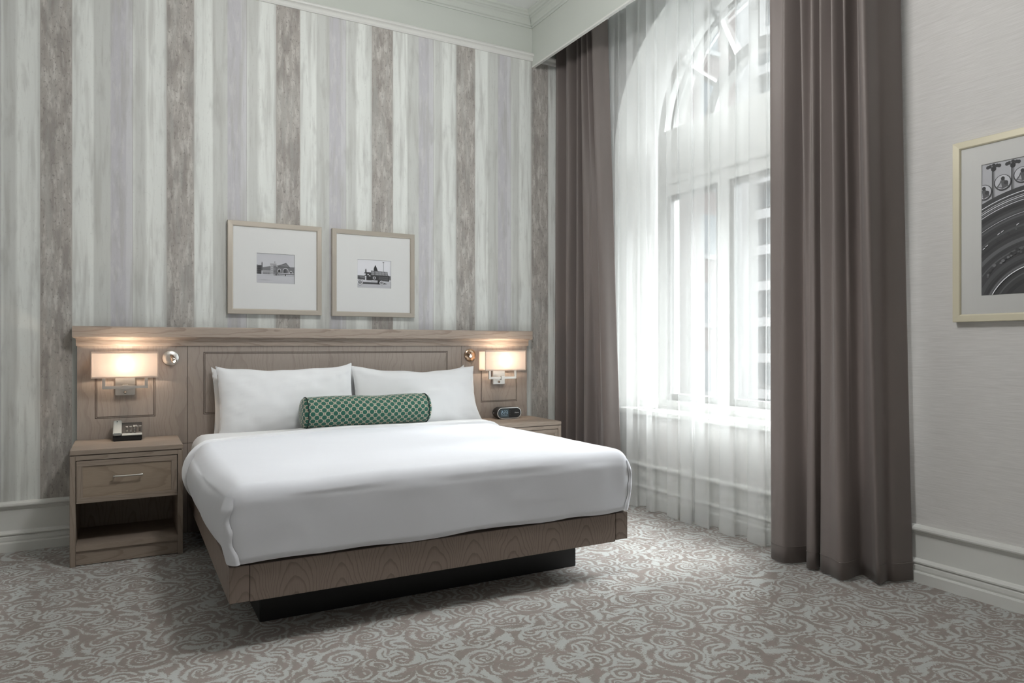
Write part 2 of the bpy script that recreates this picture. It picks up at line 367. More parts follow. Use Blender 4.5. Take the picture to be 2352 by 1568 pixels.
# ================================================================== geometry helpers
def mesh(name, v, f, m, parent=None, smooth=False, mats=None, fm=None):
    me = bpy.data.meshes.new(name); me.from_pydata([tuple(p) for p in v], [], f); me.update()
    for mm in (mats or [m]): me.materials.append(mm)
    if fm: me.polygons.foreach_set('material_index', fm)
    if smooth: me.polygons.foreach_set('use_smooth', [True] * len(me.polygons))
    o = bpy.data.objects.new(name, me); C.objects.link(o)
    if parent: o.parent = parent
    return o
class MB:
    def __init__(s): s.v = []; s.f = []
    def add(s, v, f):
        n = len(s.v); s.v += [tuple(p) for p in v]; s.f += [[i + n for i in q] for q in f]; return s
    def box(s, x0, x1, y0, y1, z0, z1):
        return s.add([(x0, y0, z0), (x1, y0, z0), (x1, y1, z0), (x0, y1, z0), (x0, y0, z1), (x1, y0, z1), (x1, y1, z1), (x0, y1, z1)],
                     [[0, 3, 2, 1], [4, 5, 6, 7], [0, 1, 5, 4], [1, 2, 6, 5], [2, 3, 7, 6], [3, 0, 4, 7]])
    def tube(s, pts, r, n=10, cap=True):
        pts = [Vector(p) for p in pts]; rs = r if isinstance(r, (list, tuple)) else [r] * len(pts)
        rings = []; up = Vector((0, 0, 1))
        for i, p in enumerate(pts):
            d = (pts[min(i + 1, len(pts) - 1)] - pts[max(i - 1, 0)]).normalized()
            a = d.cross(up) if abs(d.z) < 0.95 else d.cross(Vector((1, 0, 0))); a.normalize(); b = a.cross(d)
            rings.append([p + a * math.cos(2 * math.pi * k / n) * rs[i] + b * math.sin(2 * math.pi * k / n) * rs[i] for k in range(n)])
        v = [q for r_ in rings for q in r_]; f = []
        for i in range(len(rings) - 1):
            for k in range(n):
                f.append([i * n + k, i * n + (k + 1) % n, (i + 1) * n + (k + 1) % n, (i + 1) * n + k])
        if cap: f.append(list(range(n))); f.append([(len(rings) - 1) * n + k for k in range(n)][::-1])
        return s.add(v, f)
    def build(s, name, m, parent=None, bevel=0.0, smooth=False, seg=2):
        bm = bmesh.new()
        vs = [bm.verts.new(p) for p in s.v]
        for q in s.f:
            try: bm.faces.new([vs[i] for i in q])
            except ValueError: pass
        bmesh.ops.recalc_face_normals(bm, faces=bm.faces)
        if bevel:
            es = [e for e in bm.edges if len(e.link_faces) == 2 and e.calc_face_angle(0) > 0.6]
            bmesh.ops.bevel(bm, geom=es, offset=bevel, segments=seg, affect='EDGES', clamp_overlap=True)
        me = bpy.data.meshes.new(name); bm.to_mesh(me); bm.free(); me.materials.append(m)
        if smooth: me.polygons.foreach_set('use_smooth', [True] * len(me.polygons))
        o = bpy.data.objects.new(name, me); C.objects.link(o)
        if parent: o.parent = parent
        return o
def box(name, x0, x1, y0, y1, z0, z1, m, parent=None, bevel=0.0):
    return MB().box(x0, x1, y0, y1, z0, z1).build(name, m, parent, bevel)
def thing(name, label, cat, loc=(0, 0, 0), rz=0.0, group=None):
    o = bpy.data.objects.new(name, None); C.objects.link(o); o.empty_display_size = 0.1
    o.location = loc; o.rotation_euler = (0, 0, rz); return tag(o, label, cat, group)
def tag(o, label, cat, group=None):
    o['label'] = label; o['category'] = cat
    if group: o['group'] = group
    return o
def struct(o): o['kind'] = 'structure'; return o
def dup(root, loc, label, rz=None):
    r = root.copy(); C.objects.link(r); r.location = loc
    if rz is not None: r.rotation_euler = (0, 0, rz)
    r['label'] = label
    for ch in list(root.children):
        c = ch.copy(); C.objects.link(c); c.parent = r
        for g in list(ch.children):
            d = g.copy(); C.objects.link(d); d.parent = c
    return r
def lathe(mb, prof, centre, axis='y', n=24):
    # prof: (r, h) along the axis
    v = []; f = []
    for r, h in prof:
        for k in range(n):
            a = 2 * math.pi * k / n; c, s_ = math.cos(a) * r, math.sin(a) * r
            p = {'y': (c, h, s_), 'z': (c, s_, h), 'x': (h, c, s_)}[axis]
            v.append(tuple(p[i] + centre[i] for i in range(3)))
    for i in range(len(prof) - 1):
        for k in range(n): f.append([i * n + k, i * n + (k + 1) % n, (i + 1) * n + (k + 1) % n, (i + 1) * n + k])
    f.append(list(range(n))); f.append([(len(prof) - 1) * n + k for k in range(n)][::-1])
    return mb.add(v, f)
def catmull(pts, per):
    out = []
    P = [Vector(p) for p in pts]; P = [2 * P[0] - P[1]] + P + [2 * P[-1] - P[-2]]
    for i in range(1, len(P) - 2):
        for k in range(per):
            t = k / per; a, b, c, d = P[i - 1], P[i], P[i + 1], P[i + 2]
            out.append(0.5 * ((2 * b) + (c - a) * t + (2 * a - 5 * b + 4 * c - d) * t * t + (3 * b - a - 3 * c + d) * t ** 3))
    out.append(P[-2]); return out
def resample(pts, n):
    P = [Vector(p) for p in pts]; d = [0]
    for a, b in zip(P, P[1:]): d.append(d[-1] + (b - a).length)
    out = []; j = 0
    for i in range(n):
        t = d[-1] * i / (n - 1)
        while j < len(d) - 2 and d[j + 1] < t: j += 1
        k = (t - d[j]) / max(1e-9, d[j + 1] - d[j]); out.append(P[j].lerp(P[j + 1], min(1, max(0, k))))
    return out

# ================================================================== the room
WB, WR, WL, WF, HC = 5.03, 3.55, -2.4, -2.6, 3.91       # back wall y, window wall x, left x, rear y, ceiling z
OUT = 4.0                                               # outer face of the window wall
struct(mesh('floor', [(WL, WF, 0), (WR, WF, 0), (WR, WB, 0), (WL, WB, 0)], [[0, 1, 2, 3]], CARPET))
struct(mesh('ceiling', [(WL, WF, HC), (WR, WF, HC), (WR, WB, HC), (WL, WB, HC)], [[3, 2, 1, 0]], CEIL))
v = [(WL, WB, 0), (WR, WB, 0), (WL, WB, 3.57), (WR, WB, 3.57), (WL, WB, HC), (WR, WB, HC)]
struct(mesh('wall_back', v, [[0, 1, 3, 2], [2, 3, 5, 4]], None, mats=[WALLPAPER, PAINT], fm=[0, 1]))
struct(mesh('wall_left', [(WL, WF, 0), (WL, WB, 0), (WL, WB, HC), (WL, WF, HC)], [[0, 1, 2, 3]], PLASTER))
struct(mesh('wall_rear', [(WL, WF, 0), (WR, WF, 0), (WR, WF, HC), (WL, WF, HC)], [[0, 1, 2, 3]], PLASTER))

# window wall with two arched, splayed openings
def arch_outline(cy, hw, sill, spring, n=24, rv=None):
    pts = [(cy + hw, sill), (cy + hw, spring)]
    for k in range(1, n): a = math.pi * k / n; pts.append((cy + hw * math.cos(a), spring + (rv or hw) * math.sin(a)))
    pts += [(cy - hw, spring), (cy - hw, sill)]
    return pts
RIN, RVI, DCY = 1.20, 1.09, 0.10
bm = bmesh.new()
outer = [(WF, 0), (WB, 0), (WB, HC), (WF, HC)]
def loop(pts, x):
    vs = [bm.verts.new((x, y, z)) for y, z in pts]
    return vs, [bm.edges.new((vs[i], vs[(i + 1) % len(vs)])) for i in range(len(vs))]
es = loop(outer, WR)[1]; revs = []
for cy in WIN_Y:
    vin, e = loop(arch_outline(cy + DCY, RIN, SILL - 0.02, SPRING, rv=RVI), WR); es += e; revs.append((cy, vin))
bmesh.ops.triangle_fill(bm, use_beauty=True, use_dissolve=False, edges=es)
nf = len(bm.faces)
# drop any fill inside the openings
bad = []
for f in bm.faces:
    c = f.calc_center_median()
    for cy in WIN_Y:
        if abs(c.y - cy - DCY) < RIN and c.z > SILL and (c.z < SPRING or ((c.y - cy - DCY) / RIN) ** 2 + ((c.z - SPRING) / RVI) ** 2 < 0.98): bad.append(f)
bmesh.ops.delete(bm, geom=list(set(bad)), context='FACES_ONLY')
for f in bm.faces: f.material_index = 0
for cy, vin in revs:
    vo = [bm.verts.new((OUT, y, z)) for y, z in arch_outline(cy, RWIN, SILL, SPRING)]
    for i in range(len(vin)):
        j = (i + 1) % len(vin); f = bm.faces.new((vin[i], vin[j], vo[j], vo[i])); f.material_index = 1
me = bpy.data.meshes.new('wall_right'); bm.to_mesh(me); bm.free(); me.materials.append(GRASS); me.materials.append(REVEAL)
wr = bpy.data.objects.new('wall_right', me); C.objects.link(wr); struct(wr)

# windows: frame, transom, fanlight bars, panes
def band(mb, cy, r0, r1, x0, x1, a0=0.0, a1=math.pi, n=36, cz=SPRING):
    v = []; f = []
    for k in range(n + 1):
        a = a0 + (a1 - a0) * k / n; c, s_ = math.cos(a), math.sin(a)
        for r, x in ((r0, x0), (r1, x0), (r1, x1), (r0, x1)): v.append((x, cy + r * c, cz + r * s_))
    for k in range(n):
        for q in range(4): f.append([k * 4 + q, k * 4 + (q + 1) % 4, (k + 1) * 4 + (q + 1) % 4, (k + 1) * 4 + q])
    f += [[0, 1, 2, 3], [n * 4 + 3, n * 4 + 2, n * 4 + 1, n * 4]]
    return mb.add(v, f)
WFR = m_paint('window_frame_paint', (0.70, 0.70, 0.68), 0.4)
WFR2 = m_paint('sash_paint', (0.36, 0.36, 0.35), 0.5)
def build_window(i, cy):
    t = bpy.data.objects.new('window_%d' % i, None); C.objects.link(t); t.location = (WINX, cy, SILL); struct(t)
    t['label'] = 'tall arched window with a fanlight' + (' behind the sheers' if i == 1 else ' out of view')
    dx, dz = -WINX, -SILL
    X0, X1 = -0.03, 0.05
    cz = SPRING - SILL
    mb = MB(); band(mb, 0, 0.95, RWIN, X0, X1, cz=cz); mb.box(X0, X1, 0.93, RWIN, 0.07, cz); mb.box(X0, X1, -RWIN, -0.93, 0.07, cz); mb.box(X0, X1, -RWIN, RWIN, 0, 0.07)
    mb.build('outer_frame', WFR, t)
    # transom: wide flat band with a stepped moulding beneath
    T0, T1 = 2.385 - SILL, 2.89 - SILL
    MB().box(X0 - 0.02, X1, -0.95, 0.95, T0 + 0.11, T1).build('transom', WFR, t)
    MB().box(X0 - 0.05, X0 + 0.06, -0.95, 0.95, T0 + 0.085, T0 + 0.115).build('transom_moulding', WFR, t)
    MB().box(X0 - 0.005, X1, -0.95, 0.95, T0, T0 + 0.085).build('lower_head', WFR, t)
    mb = MB(); band(mb, 0, 0.415, 0.50, X0, X1 - 0.008, a0=0.15, a1=math.pi - 0.15, cz=cz); mb.build('inner_arch', WFR2, t)
    mb = MB(); band(mb, 0, 0.84, 0.865, X0 - 0.01, X0 + 0.02, a0=0.1, a1=math.pi - 0.1, cz=cz); mb.build('sash_arch', WFR2, t)
    for a in (38, 64, 90, 116, 142):
        a = math.radians(a); c, s_ = math.cos(a), math.sin(a); h = 0.017
        v = []
        for x in (X0 + 0.005, X1 - 0.018):
            for r in (0.48, 0.97):
                for w in (-h, h): v.append((x, r * c - w * s_, cz + r * s_ + w * c))
        MB().add(v, [[0, 1, 3, 2], [4, 6, 7, 5], [0, 4, 5, 1], [2, 3, 7, 6], [0, 2, 6, 4], [1, 5, 7, 3]]).build('fanlight_bar', WFR2, t)
    for y in (-0.315, 0.315):
        MB().box(X0, X1, y - 0.05, y + 0.05, 0.07, T0).build('mullion', WFR, t)
    for y0, y1 in ((-0.93, -0.365), (-0.265, 0.265), (0.365, 0.93)):
        mb = MB(); w = 0.035
        mb.box(X0 + 0.02, X0 + 0.06, y0, y0 + w, 0.07, T0); mb.box(X0 + 0.02, X0 + 0.06, y1 - w, y1, 0.07, T0)
        mb.box(X0 + 0.02, X0 + 0.06, y0 + w, y1 - w, 0.07, 0.12); mb.box(X0 + 0.02, X0 + 0.06, y0 + w, y1 - w, T0 - 0.04, T0)
        mb.build('sash', WFR2, t)
        mesh('pane', [(0.03, y0, 0.07), (0.03, y1, 0.07), (0.03, y1, T0), (0.03, y0, T0)], [[0, 1, 2, 3]], GLASS, t)
    pts = [(0.03, y, z) for y, z in arch_outline(0, 0.96, T1, cz)]
    mesh('fanlight_pane', pts, [list(range(len(pts)))], GLASS, t)
    MB().box(WR - WINX - 0.05, X0 + 0.02, -RIN + DCY - 0.03, RIN + DCY + 0.03, -0.035, 0.0).build('window_sill', TRIM, t, 0.006)
    return t
for i, cy in enumerate(WIN_Y): build_window(i + 1, cy)

# mouldings: sweep a (projection, z) profile along a wall with mitres
def sweep(name, prof, a, b, nrm, m, ma=0, mb_=0):
    a, b, nrm = Vector((*a, 0)), Vector((*b, 0)), Vector((*nrm, 0)); d = (b - a).normalized(); v = []; f = []
    for p, z in prof: v.append(a + nrm * p + d * p * ma + Vector((0, 0, z)))
    for p, z in prof: v.append(b + nrm * p - d * p * mb_ + Vector((0, 0, z)))
    n = len(prof)
    for i in range(n - 1): f.append([i, i + 1, n + i + 1, n + i])
    f.append(list(range(n))); f.append(list(range(2 * n - 1, n - 1, -1)))
    return struct(mesh(name, v, f, m))
BASE = [(0, 0), (0.034, 0), (0.034, 0.05), (0.031, 0.056), (0.024, 0.058), (0.027, 0.068), (0.026, 0.085), (0.020, 0.096), (0.030, 0.099), (0.030, 0.106), (0.022, 0.114), (0.014, 0.117),
        (0.010, 0.12), (0.010, 0.238), (0.013, 0.242), (0.013, 0.248), (0.022, 0.251), (0.022, 0.258), (0.032, 0.263), (0.034, 0.270), (0.031, 0.279), (0.020, 0.284), (0.012, 0.288), (0, 0.289)]
sweep('baseboard_back', BASE, (WL, WB), (WR, WB), (0, -1), TRIM, 0, 1)
sweep('baseboard_right', BASE, (WR, WB), (WR, WF), (-1, 0), TRIM, 1, 0)
sweep('baseboard_left', BASE, (WL, WF), (WL, WB), (1, 0), TRIM, 0, 1)
VX, VZ, VEND = 2.942, 3.485, 2.02
RAIL = [(0, 3.535), (0.010, 3.535), (0.016, 3.545), (0.016, 3.560), (0.020, 3.566), (0.034, 3.572), (0.036, 3.582), (0.030, 3.592), (0.020, 3.598), (0, 3.603)]
sweep('trim_1', RAIL, (WL, WB), (WR, WB), (0, -1), TRIM, 0, 0)
COR = [(0, 3.805), (0.008, 3.805), (0.010, 3.818), (0.022, 3.822), (0.026, 3.83), (0.030, 3.846), (0.040, 3.860), (0.052, 3.866), (0.054, 3.873), (0.066, 3.877), (0.074, 3.888), (0.088, 3.895), (0.092, 3.902), (0.092, HC)]
sweep('trim_2', COR, (WL, WB), (VX, WB), (0, -1), PAINT, 0, 1)
sweep('trim_3', COR, (VX, WB), (VX, VEND), (-1, 0), PAINT, 1, 0)
# boxed pelmet above the curtains with a pale lower lip
pel = MB(); pel.box(VX, VX + 0.02, VEND, WB, VZ + 0.012, HC); pel.box(VX + 0.02, WR, VEND, VEND + 0.02, VZ + 0.012, HC)
pel = struct(pel.build('trim_4', PAINT)); pel['label'] = 'painted boxed pelmet hiding the curtain tracks'
lip = MB(); lip.box(VX - 0.002, VX + 0.022, VEND, WB, VZ, VZ + 0.012); lip.box(VX + 0.022, WR, VEND, VEND + 0.022, VZ, VZ + 0.012)
struct(lip.build('trim_5', TRIM))

# ================================================================== curtains
def hang(name, top, bot, z0, z1, m, n=150, nz=26, flare=0.0, seed=0, thick=0.0, label=None, cat='curtain', group=None, hem=None, ease=1.0, parent=None):
    T = resample(catmull([(x, y, 0) for x, y in top], 8), n); B = resample(catmull([(x, y, 0) for x, y in bot], 8), n)
    v = []; f = []
    zs = [z0 + (z1 - z0) * k / nz for k in range(nz + 1)]
    for z in zs:
        t = ((z - z0) / (z1 - z0)) ** ease
        for i in range(n):
            p = B[i].lerp(T[i], t)
            w = 0.006 * noise.noise(Vector((i * 0.07, z * 0.9, seed)))
            v.append((p.x + w, p.y + w * 0.6, z))
    for k in range(nz):
        for i in range(n - 1): f.append([k * n + i, k * n + i + 1, (k + 1) * n + i + 1, (k + 1) * n + i])
    o = mesh(name, v, f, m, parent, True)
    if thick:
        md = o.modifiers.new('cloth_thickness', 'SOLIDIFY'); md.thickness = thick; md.offset = 0
    if label: tag(o, label, cat, group)
    return o, B, T
def zig(y0, y1, nf, xa, xb, jit=0.0, seed=0):
    rnd = random.Random(seed); out = []
    for i in range(2 * nf + 1):
        y = y0 + (y1 - y0) * i / (2 * nf); x = (xa if i % 2 == 0 else xb) + rnd.uniform(-jit, jit)
        out.append((x, y + rnd.uniform(-jit, jit) * 0.5))
    return out
# right drape: top gathers merge into four wide folds at the hem, then it turns back to the wall
rt = [(3.235, 2.80), (3.165, 2.775), (3.20, 2.70), (3.15, 2.672), (3.28, 2.638), (3.185, 2.605), (3.27, 2.575), (3.19, 2.535), (3.25, 2.50), (3.175, 2.465), (3.28, 2.43), (3.175, 2.405), (3.26, 2.385),
      (3.185, 2.345), (3.29, 2.335), (3.215, 2.285), (3.21, 2.25), (3.33, 2.262), (3.43, 2.258), (3.525, 2.262)]
rb = [(3.235, 2.80), (3.175, 2.775), (3.155, 2.685), (3.20, 2.65), (3.285, 2.625), (3.27, 2.585), (3.205, 2.565), (3.215, 2.52), (3.285, 2.535), (3.285, 2.50), (3.225, 2.495), (3.205, 2.42), (3.178, 2.345), (3.23, 2.33), (3.345, 2.345),
      (3.33, 2.27), (3.295, 2.212), (3.38, 2.225), (3.40, 2.195), (3.512, 2.172)]
curR, BR, TR = hang('drape', rt, rb, 0.012, 3.80, CURTAIN, 190, 40, seed=3, thick=0.003, ease=0.85, label='taupe satin drape hanging nearer the camera, beside the cream-framed picture', group='drapes')
# left drape, last fold turning towards the glass
lt = [(3.17, 5.015), (3.155, 4.98), (3.26, 4.95), (3.17, 4.86), (3.165, 4.82), (3.28, 4.80), (3.185, 4.735), (3.25, 4.73), (3.18, 4.665), (3.27, 4.64), (3.17, 4.585), (3.25, 4.58), (3.18, 4.53), (3.21, 4.51), (3.27, 4.495), (3.30, 4.48)]
lb = [(3.17, 5.015), (3.145, 4.985), (3.26, 4.955), (3.18, 4.87), (3.155, 4.83), (3.28, 4.83), (3.19, 4.745), (3.165, 4.71), (3.28, 4.70), (3.175, 4.62), (3.155, 4.57), (3.285, 4.56), (3.215, 4.40), (3.205, 4.33), (3.265, 4.31), (3.305, 4.30)]
curL, BL, TL = hang('drape', lt, lb, 0.012, 3.80, CURTAIN, 190, 40, seed=9, thick=0.003, label='taupe satin drape hanging in the corner beyond the bed', group='drapes')
# stitched hems
for cur, B in ((curR, BR), (curL, BL)):
    v = []; f = []; n = len(B)
    for z in (0.098, 0.101):
        for p in B: v.append((p.x, p.y, z))
    for i in range(n - 1): f.append([i, i + 1, n + i + 1, n + i])
    st = mesh('hem_stitch', v, f, CURTAIN, cur, True); md = st.modifiers.new('t', 'SOLIDIFY'); md.thickness = 0.0055; md.offset = 0
# sheers with overlapping soft pleats
def sheer_curve(y0, y1, nf, xc, amp, over, seed, drift=0.0):
    rnd = random.Random(seed); out = []; ph = 0
    ws = [rnd.uniform(0.6, 1.4) for _ in range(nf)]; tot = sum(ws); y = y0
    for w in ws:
        d = (y1 - y0) * w / tot; a = amp * rnd.uniform(0.7, 1.2); o = over * rnd.uniform(0.5, 1.3)
        for k in range(8):
            t = k / 8; out.append((xc + a * math.sin(2 * math.pi * t), y + d * t + o * math.sin(4 * math.pi * t + 0.6) * 0.5))
        y += d
    out.append((xc, y1)); return out
shA = sheer_curve(5.0, 3.62, 7, 3.36, 0.035, 0.10, 5); shAb = sheer_curve(5.0, 3.58, 7, 3.345, 0.045, 0.09, 5)
shB = sheer_curve(3.66, 2.48, 6, 3.375, 0.035, 0.10, 12); shBb = sheer_curve(3.63, 2.50, 6, 3.36, 0.05, 0.09, 12)
sA, sAB, _ = hang('sheer_curtain', shA, shAb, 0.010, 3.80, SHEER, 260, 24, seed=21, label='white sheer curtain panel nearer the bed corner', cat='sheer curtain', group='sheers')
sB, sBB, _ = hang('sheer_curtain', shB, shBb, 0.010, 3.80, SHEER, 260, 24, seed=31, label='white sheer curtain panel tucked behind the right drape', cat='sheer curtain', group='sheers')
for o, B in ((sA, sAB), (sB, sBB)):
    v = []; f = []; n = len(B)
    for z in (0.011, 0.085):
        for p in B: v.append((p.x - 0.002, p.y, z))
    for i in range(n - 1): f.append([i, i + 1, n + i + 1, n + i])
    mesh('hem_band', v, f, SHEER, o, True)
for x, lab in ((3.215, 'ceiling track carrying the taupe drapes inside the pelmet'), (3.365, 'ceiling track carrying the white sheers inside the pelmet')):
    tr = MB().box(x - 0.014, x + 0.014, VEND + 0.06, WB - 0.01, 3.80, 3.825)
    tr = tag(tr.build('curtain_track', TRIM), lab, 'curtain track', 'curtain tracks')

# ================================================================== headboard
hb = thing('headboard', 'wide grey-brown ash headboard panelling with a crown moulding', 'headboard', (1.306, 4.98, 0))
HX0, HX1, S1, S2 = -0.252 - 1.306, 2.864 - 1.306, 0.353 - 1.306, 2.282 - 1.306
box('back_board', HX0 + 0.004, HX1 - 0.004, 0.005, 0.049, 0.0, 1.20, WOOD_DARK, hb)
def grooved(x0, x1, z0, z1, gx0, gx1, gz0, gz1, g=0.009):
    mb = MB(); y0, y1 = 0.0, 0.02
    mb.box(x0, gx0, y0, y1, z0, z1); mb.box(gx1, x1, y0, y1, z0, z1); mb.box(gx0, gx1, y0, y1, gz1, z1); mb.box(gx0, gx1, y0, y1, z0, gz0)
    mb.build('panel_surround', WOOD_HB, hb)
    # thin inner bead and the field panel
    mb = MB(); a = g * 0.45; w = g * 0.45
    for X0, X1, Z0, Z1 in ((gx0 + a, gx0 + a + w, gz0 + a + w, gz1 - a - w), (gx1 - a - w, gx1 - a, gz0 + a + w, gz1 - a - w), (gx0 + a, gx1 - a, gz1 - a - w, gz1 - a), (gx0 + a, gx1 - a, gz0 + a, gz0 + a + w)):
        mb.box(X0, X1, y0 + 0.002, y1, Z0, Z1)
    mb.build('groove_bead', WOOD_HB, hb)
    box('field_panel', gx0 + 1.35 * g, gx1 - 1.35 * g, y0 + 0.0005, y1, gz0 + 1.35 * g, gz1 - 1.35 * g, WOOD_HB, hb)
sh = -1.306
ZB = 0.575
grooved(HX0, S1 - 0.0015, ZB, 1.2, -0.16 + sh, 0.168 + sh, 0.753, 1.155)
grooved(S1 + 0.0015, S2 - 0.0015, ZB, 1.2, 0.446 + sh, 2.165 + sh, 0.753, 1.157)
grooved(S2 + 0.0015, HX1, ZB, 1.2, 2.446 + sh, 2.774 + sh, 0.753, 1.155)
box('lower_panel', HX0, S1 - 0.0015, 0.0, 0.02, 0, ZB - 0.003, WOOD_HB, hb)
box('lower_panel', S1 + 0.0015, S2 - 0.0015, 0.0, 0.02, 0, ZB - 0.003, WOOD_HB, hb)
box('lower_panel', S2 + 0.0015, HX1, 0.0, 0.02, 0, ZB - 0.003, WOOD_HB, hb)
# crown: profile sweep with returned ends
CP = [(0, 1.197), (0.010, 1.197), (0.012, 1.205), (0.014, 1.234), (0.019, 1.243), (0.046, 1.247), (0.052, 1.252), (0.052, 1.309), (0.048, 1.316), (0, 1.316)]
v = []; f = []; n = len(CP)
for e, sg in ((HX0, -1), (HX1, 1)):
    for p, z in CP: v.append((e + sg * p * 0.45, -p, z))
for e, sg in ((HX0, -1), (HX1, 1)):
    for p, z in CP: v.append((e + sg * p * 0.45, 0.049, z))
for i in range(n - 1):
    f.append([i, i + 1, n + i + 1, n + i]); f.append([2 * n + i, 2 * n + i + 1, i + 1, i]); f.append([n + i, n + i + 1, 3 * n + i + 1, 3 * n + i])
mesh('crown_moulding', v, f, WOOD_CR, hb)

# ================================================================== bed
bed = thing('platform_bed', 'low grey-brown ash platform bed on a black recessed plinth', 'bed', (1.33, 3.9, 0))
bx = lambda x: x - 1.33
by = lambda y: y - 3.9
FX0, FX1, FY0, Z0, Z1 = bx(0.357), bx(2.303), by(2.95), 0.187, 0.332
box('plinth', bx(0.512), bx(2.153), by(3.21), by(4.90), 0, Z0 + 0.005, BLACK, bed, 0.003)
box('corner_block', FX0, FX0 + 0.0745, FY0, FY0 + 0.06, Z0 + 0.002, Z1, WOOD_BED, bed, 0.002)
box('corner_block', FX1 - 0.0745, FX1, FY0, FY0 + 0.06, Z0 + 0.006, Z1, WOOD_BED, bed, 0.002)
box('foot_rail', FX0 + 0.0765, FX1 - 0.0765, FY0 + 0.001, FY0 + 0.05, Z0 - 0.001, Z1 - 0.001, WOOD_BED, bed, 0.002)
box('side_rail', FX0, FX0 + 0.045, FY0 + 0.061, by(4.975), Z0 + 0.002, Z1, WOOD_BEDS, bed, 0.002)
box('side_rail', FX1 - 0.045, FX1, FY0 + 0.061, by(4.975), Z0 + 0.002, Z1, WOOD_BEDS, bed, 0.002)
for k in range(9):
    y = by(3.08) + k * 0.215
    box('deck_slat', FX0 + 0.046, FX1 - 0.046, y, y + 0.17, Z0 + 0.006, Z0 + 0.026, WOOD_BED, bed)

def rbox(cx, cy, cz, hx, hy, hz, r, nx, ny, nz, disp=None, skip_bottom=False, rb=None, rxy=None):
    idx = {}; v = []; f = []
    def vid(i, j, k):
        if (i, j, k) not in idx:
            p = Vector(((2 * i / nx - 1) * hx, (2 * j / ny - 1) * hy, (2 * k / nz - 1) * hz))
            r2 = rb if (rb and p.z < 0) else r
            rp = rxy or r
            q = Vector((max(-hx + rp, min(hx - rp, p.x)), max(-hy + rp, min(hy - rp, p.y)), max(-hz + r2, min(hz - r2, p.z))))
            d = p - q; d.z *= rp / r2; d = d.normalized() if d.length > 1e-9 else Vector()
            P = q + Vector((d.x * rp, d.y * rp, d.z * r2))
            P = Vector((P.x + cx, P.y + cy, P.z + cz))
            if disp: P = disp(P, d)
            idx[(i, j, k)] = len(v); v.append(P)
        return idx[(i, j, k)]
    for i in range(nx):
        for j in range(ny):
            f.append([vid(i, j, nz), vid(i + 1, j, nz), vid(i + 1, j + 1, nz), vid(i, j + 1, nz)])
            if not skip_bottom: f.append([vid(i, j, 0), vid(i, j + 1, 0), vid(i + 1, j + 1, 0), vid(i + 1, j, 0)])
    for i in range(nx):
        for k in range(nz):
            f.append([vid(i, 0, k), vid(i + 1, 0, k), vid(i + 1, 0, k + 1), vid(i, 0, k + 1)])
            f.append([vid(i, ny, k), vid(i, ny, k + 1), vid(i + 1, ny, k + 1), vid(i + 1, ny, k)])
    for j in range(ny):
        for k in range(nz):
            f.append([vid(0, j, k), vid(0, j, k + 1), vid(0, j + 1, k + 1), vid(0, j + 1, k)])
            f.append([vid(nx, j, k), vid(nx, j + 1, k), vid(nx, j + 1, k + 1), vid(nx, j, k + 1)])
    return v, f
# mattress
v, f = rbox(1.33, 3.965, 0.468, 0.945, 0.985, 0.150, 0.075, 40, 40, 10)
mt = tag(mesh('mattress', v, f, SHEET, None, True), 'mattress in a white fitted sheet, showing at the head end', 'mattress')
# duvet: rounded shell over the mattress with bulging sides and a tucked corner
def wob(p, s, a): return a * noise.noise(Vector((p.x * s, p.y * s, p.z * s)))
DCX = 1.332
def duv(P, d):
    side = abs(P.x - DCX) / 0.97
    t = max(0.0, min(1.0, (P.y - 2.95) / 0.5)); t = t * t * (3 - 2 * t)
    zz = max(0.0, 1 - ((P.z - 0.50) / 0.17) ** 2) * (1 - 0.85 * max(0.0, min(1.0, (P.y - 4.1) / 0.35)))
    P = P.copy()
    sgn = 1 if P.x > DCX else -1
    if side > 0.9:
        P.x += sgn * (0.028 + 0.05 * t) * zz * min(1, (side - 0.9) / 0.07)
    # soft crown and small unevenness on the top
    if d.z > 0.3:
        P.z += 0.012 * (1 - side * side) + wob(P, 2.3, 0.009) + wob(P, 6.0, 0.002)
    else:
        w = wob(P, 2.6, 0.007) + wob(P, 9.0, 0.002)
        P.x += d.x * w; P.y += d.y * w
    # scalloped lower edge
    if P.z < 0.40: P.z += wob(Vector((P.x * 1.6, P.y * 1.6, 1.0)), 2.6, 0.014) * (0.40 - P.z) / 0.07
    return P
v, f = rbox(DCX, 3.72, 0.4925, 0.968, 0.787, 0.160, 0.085, 150, 110, 32, duv, True, 0.03, 0.055)
dv = tag(mesh('duvet', v, f, DUVET, None, True), 'smooth white duvet spread over the platform bed', 'duvet')
md = dv.modifiers.new('sub', 'SUBSURF'); md.levels = 1; md.render_levels = 1
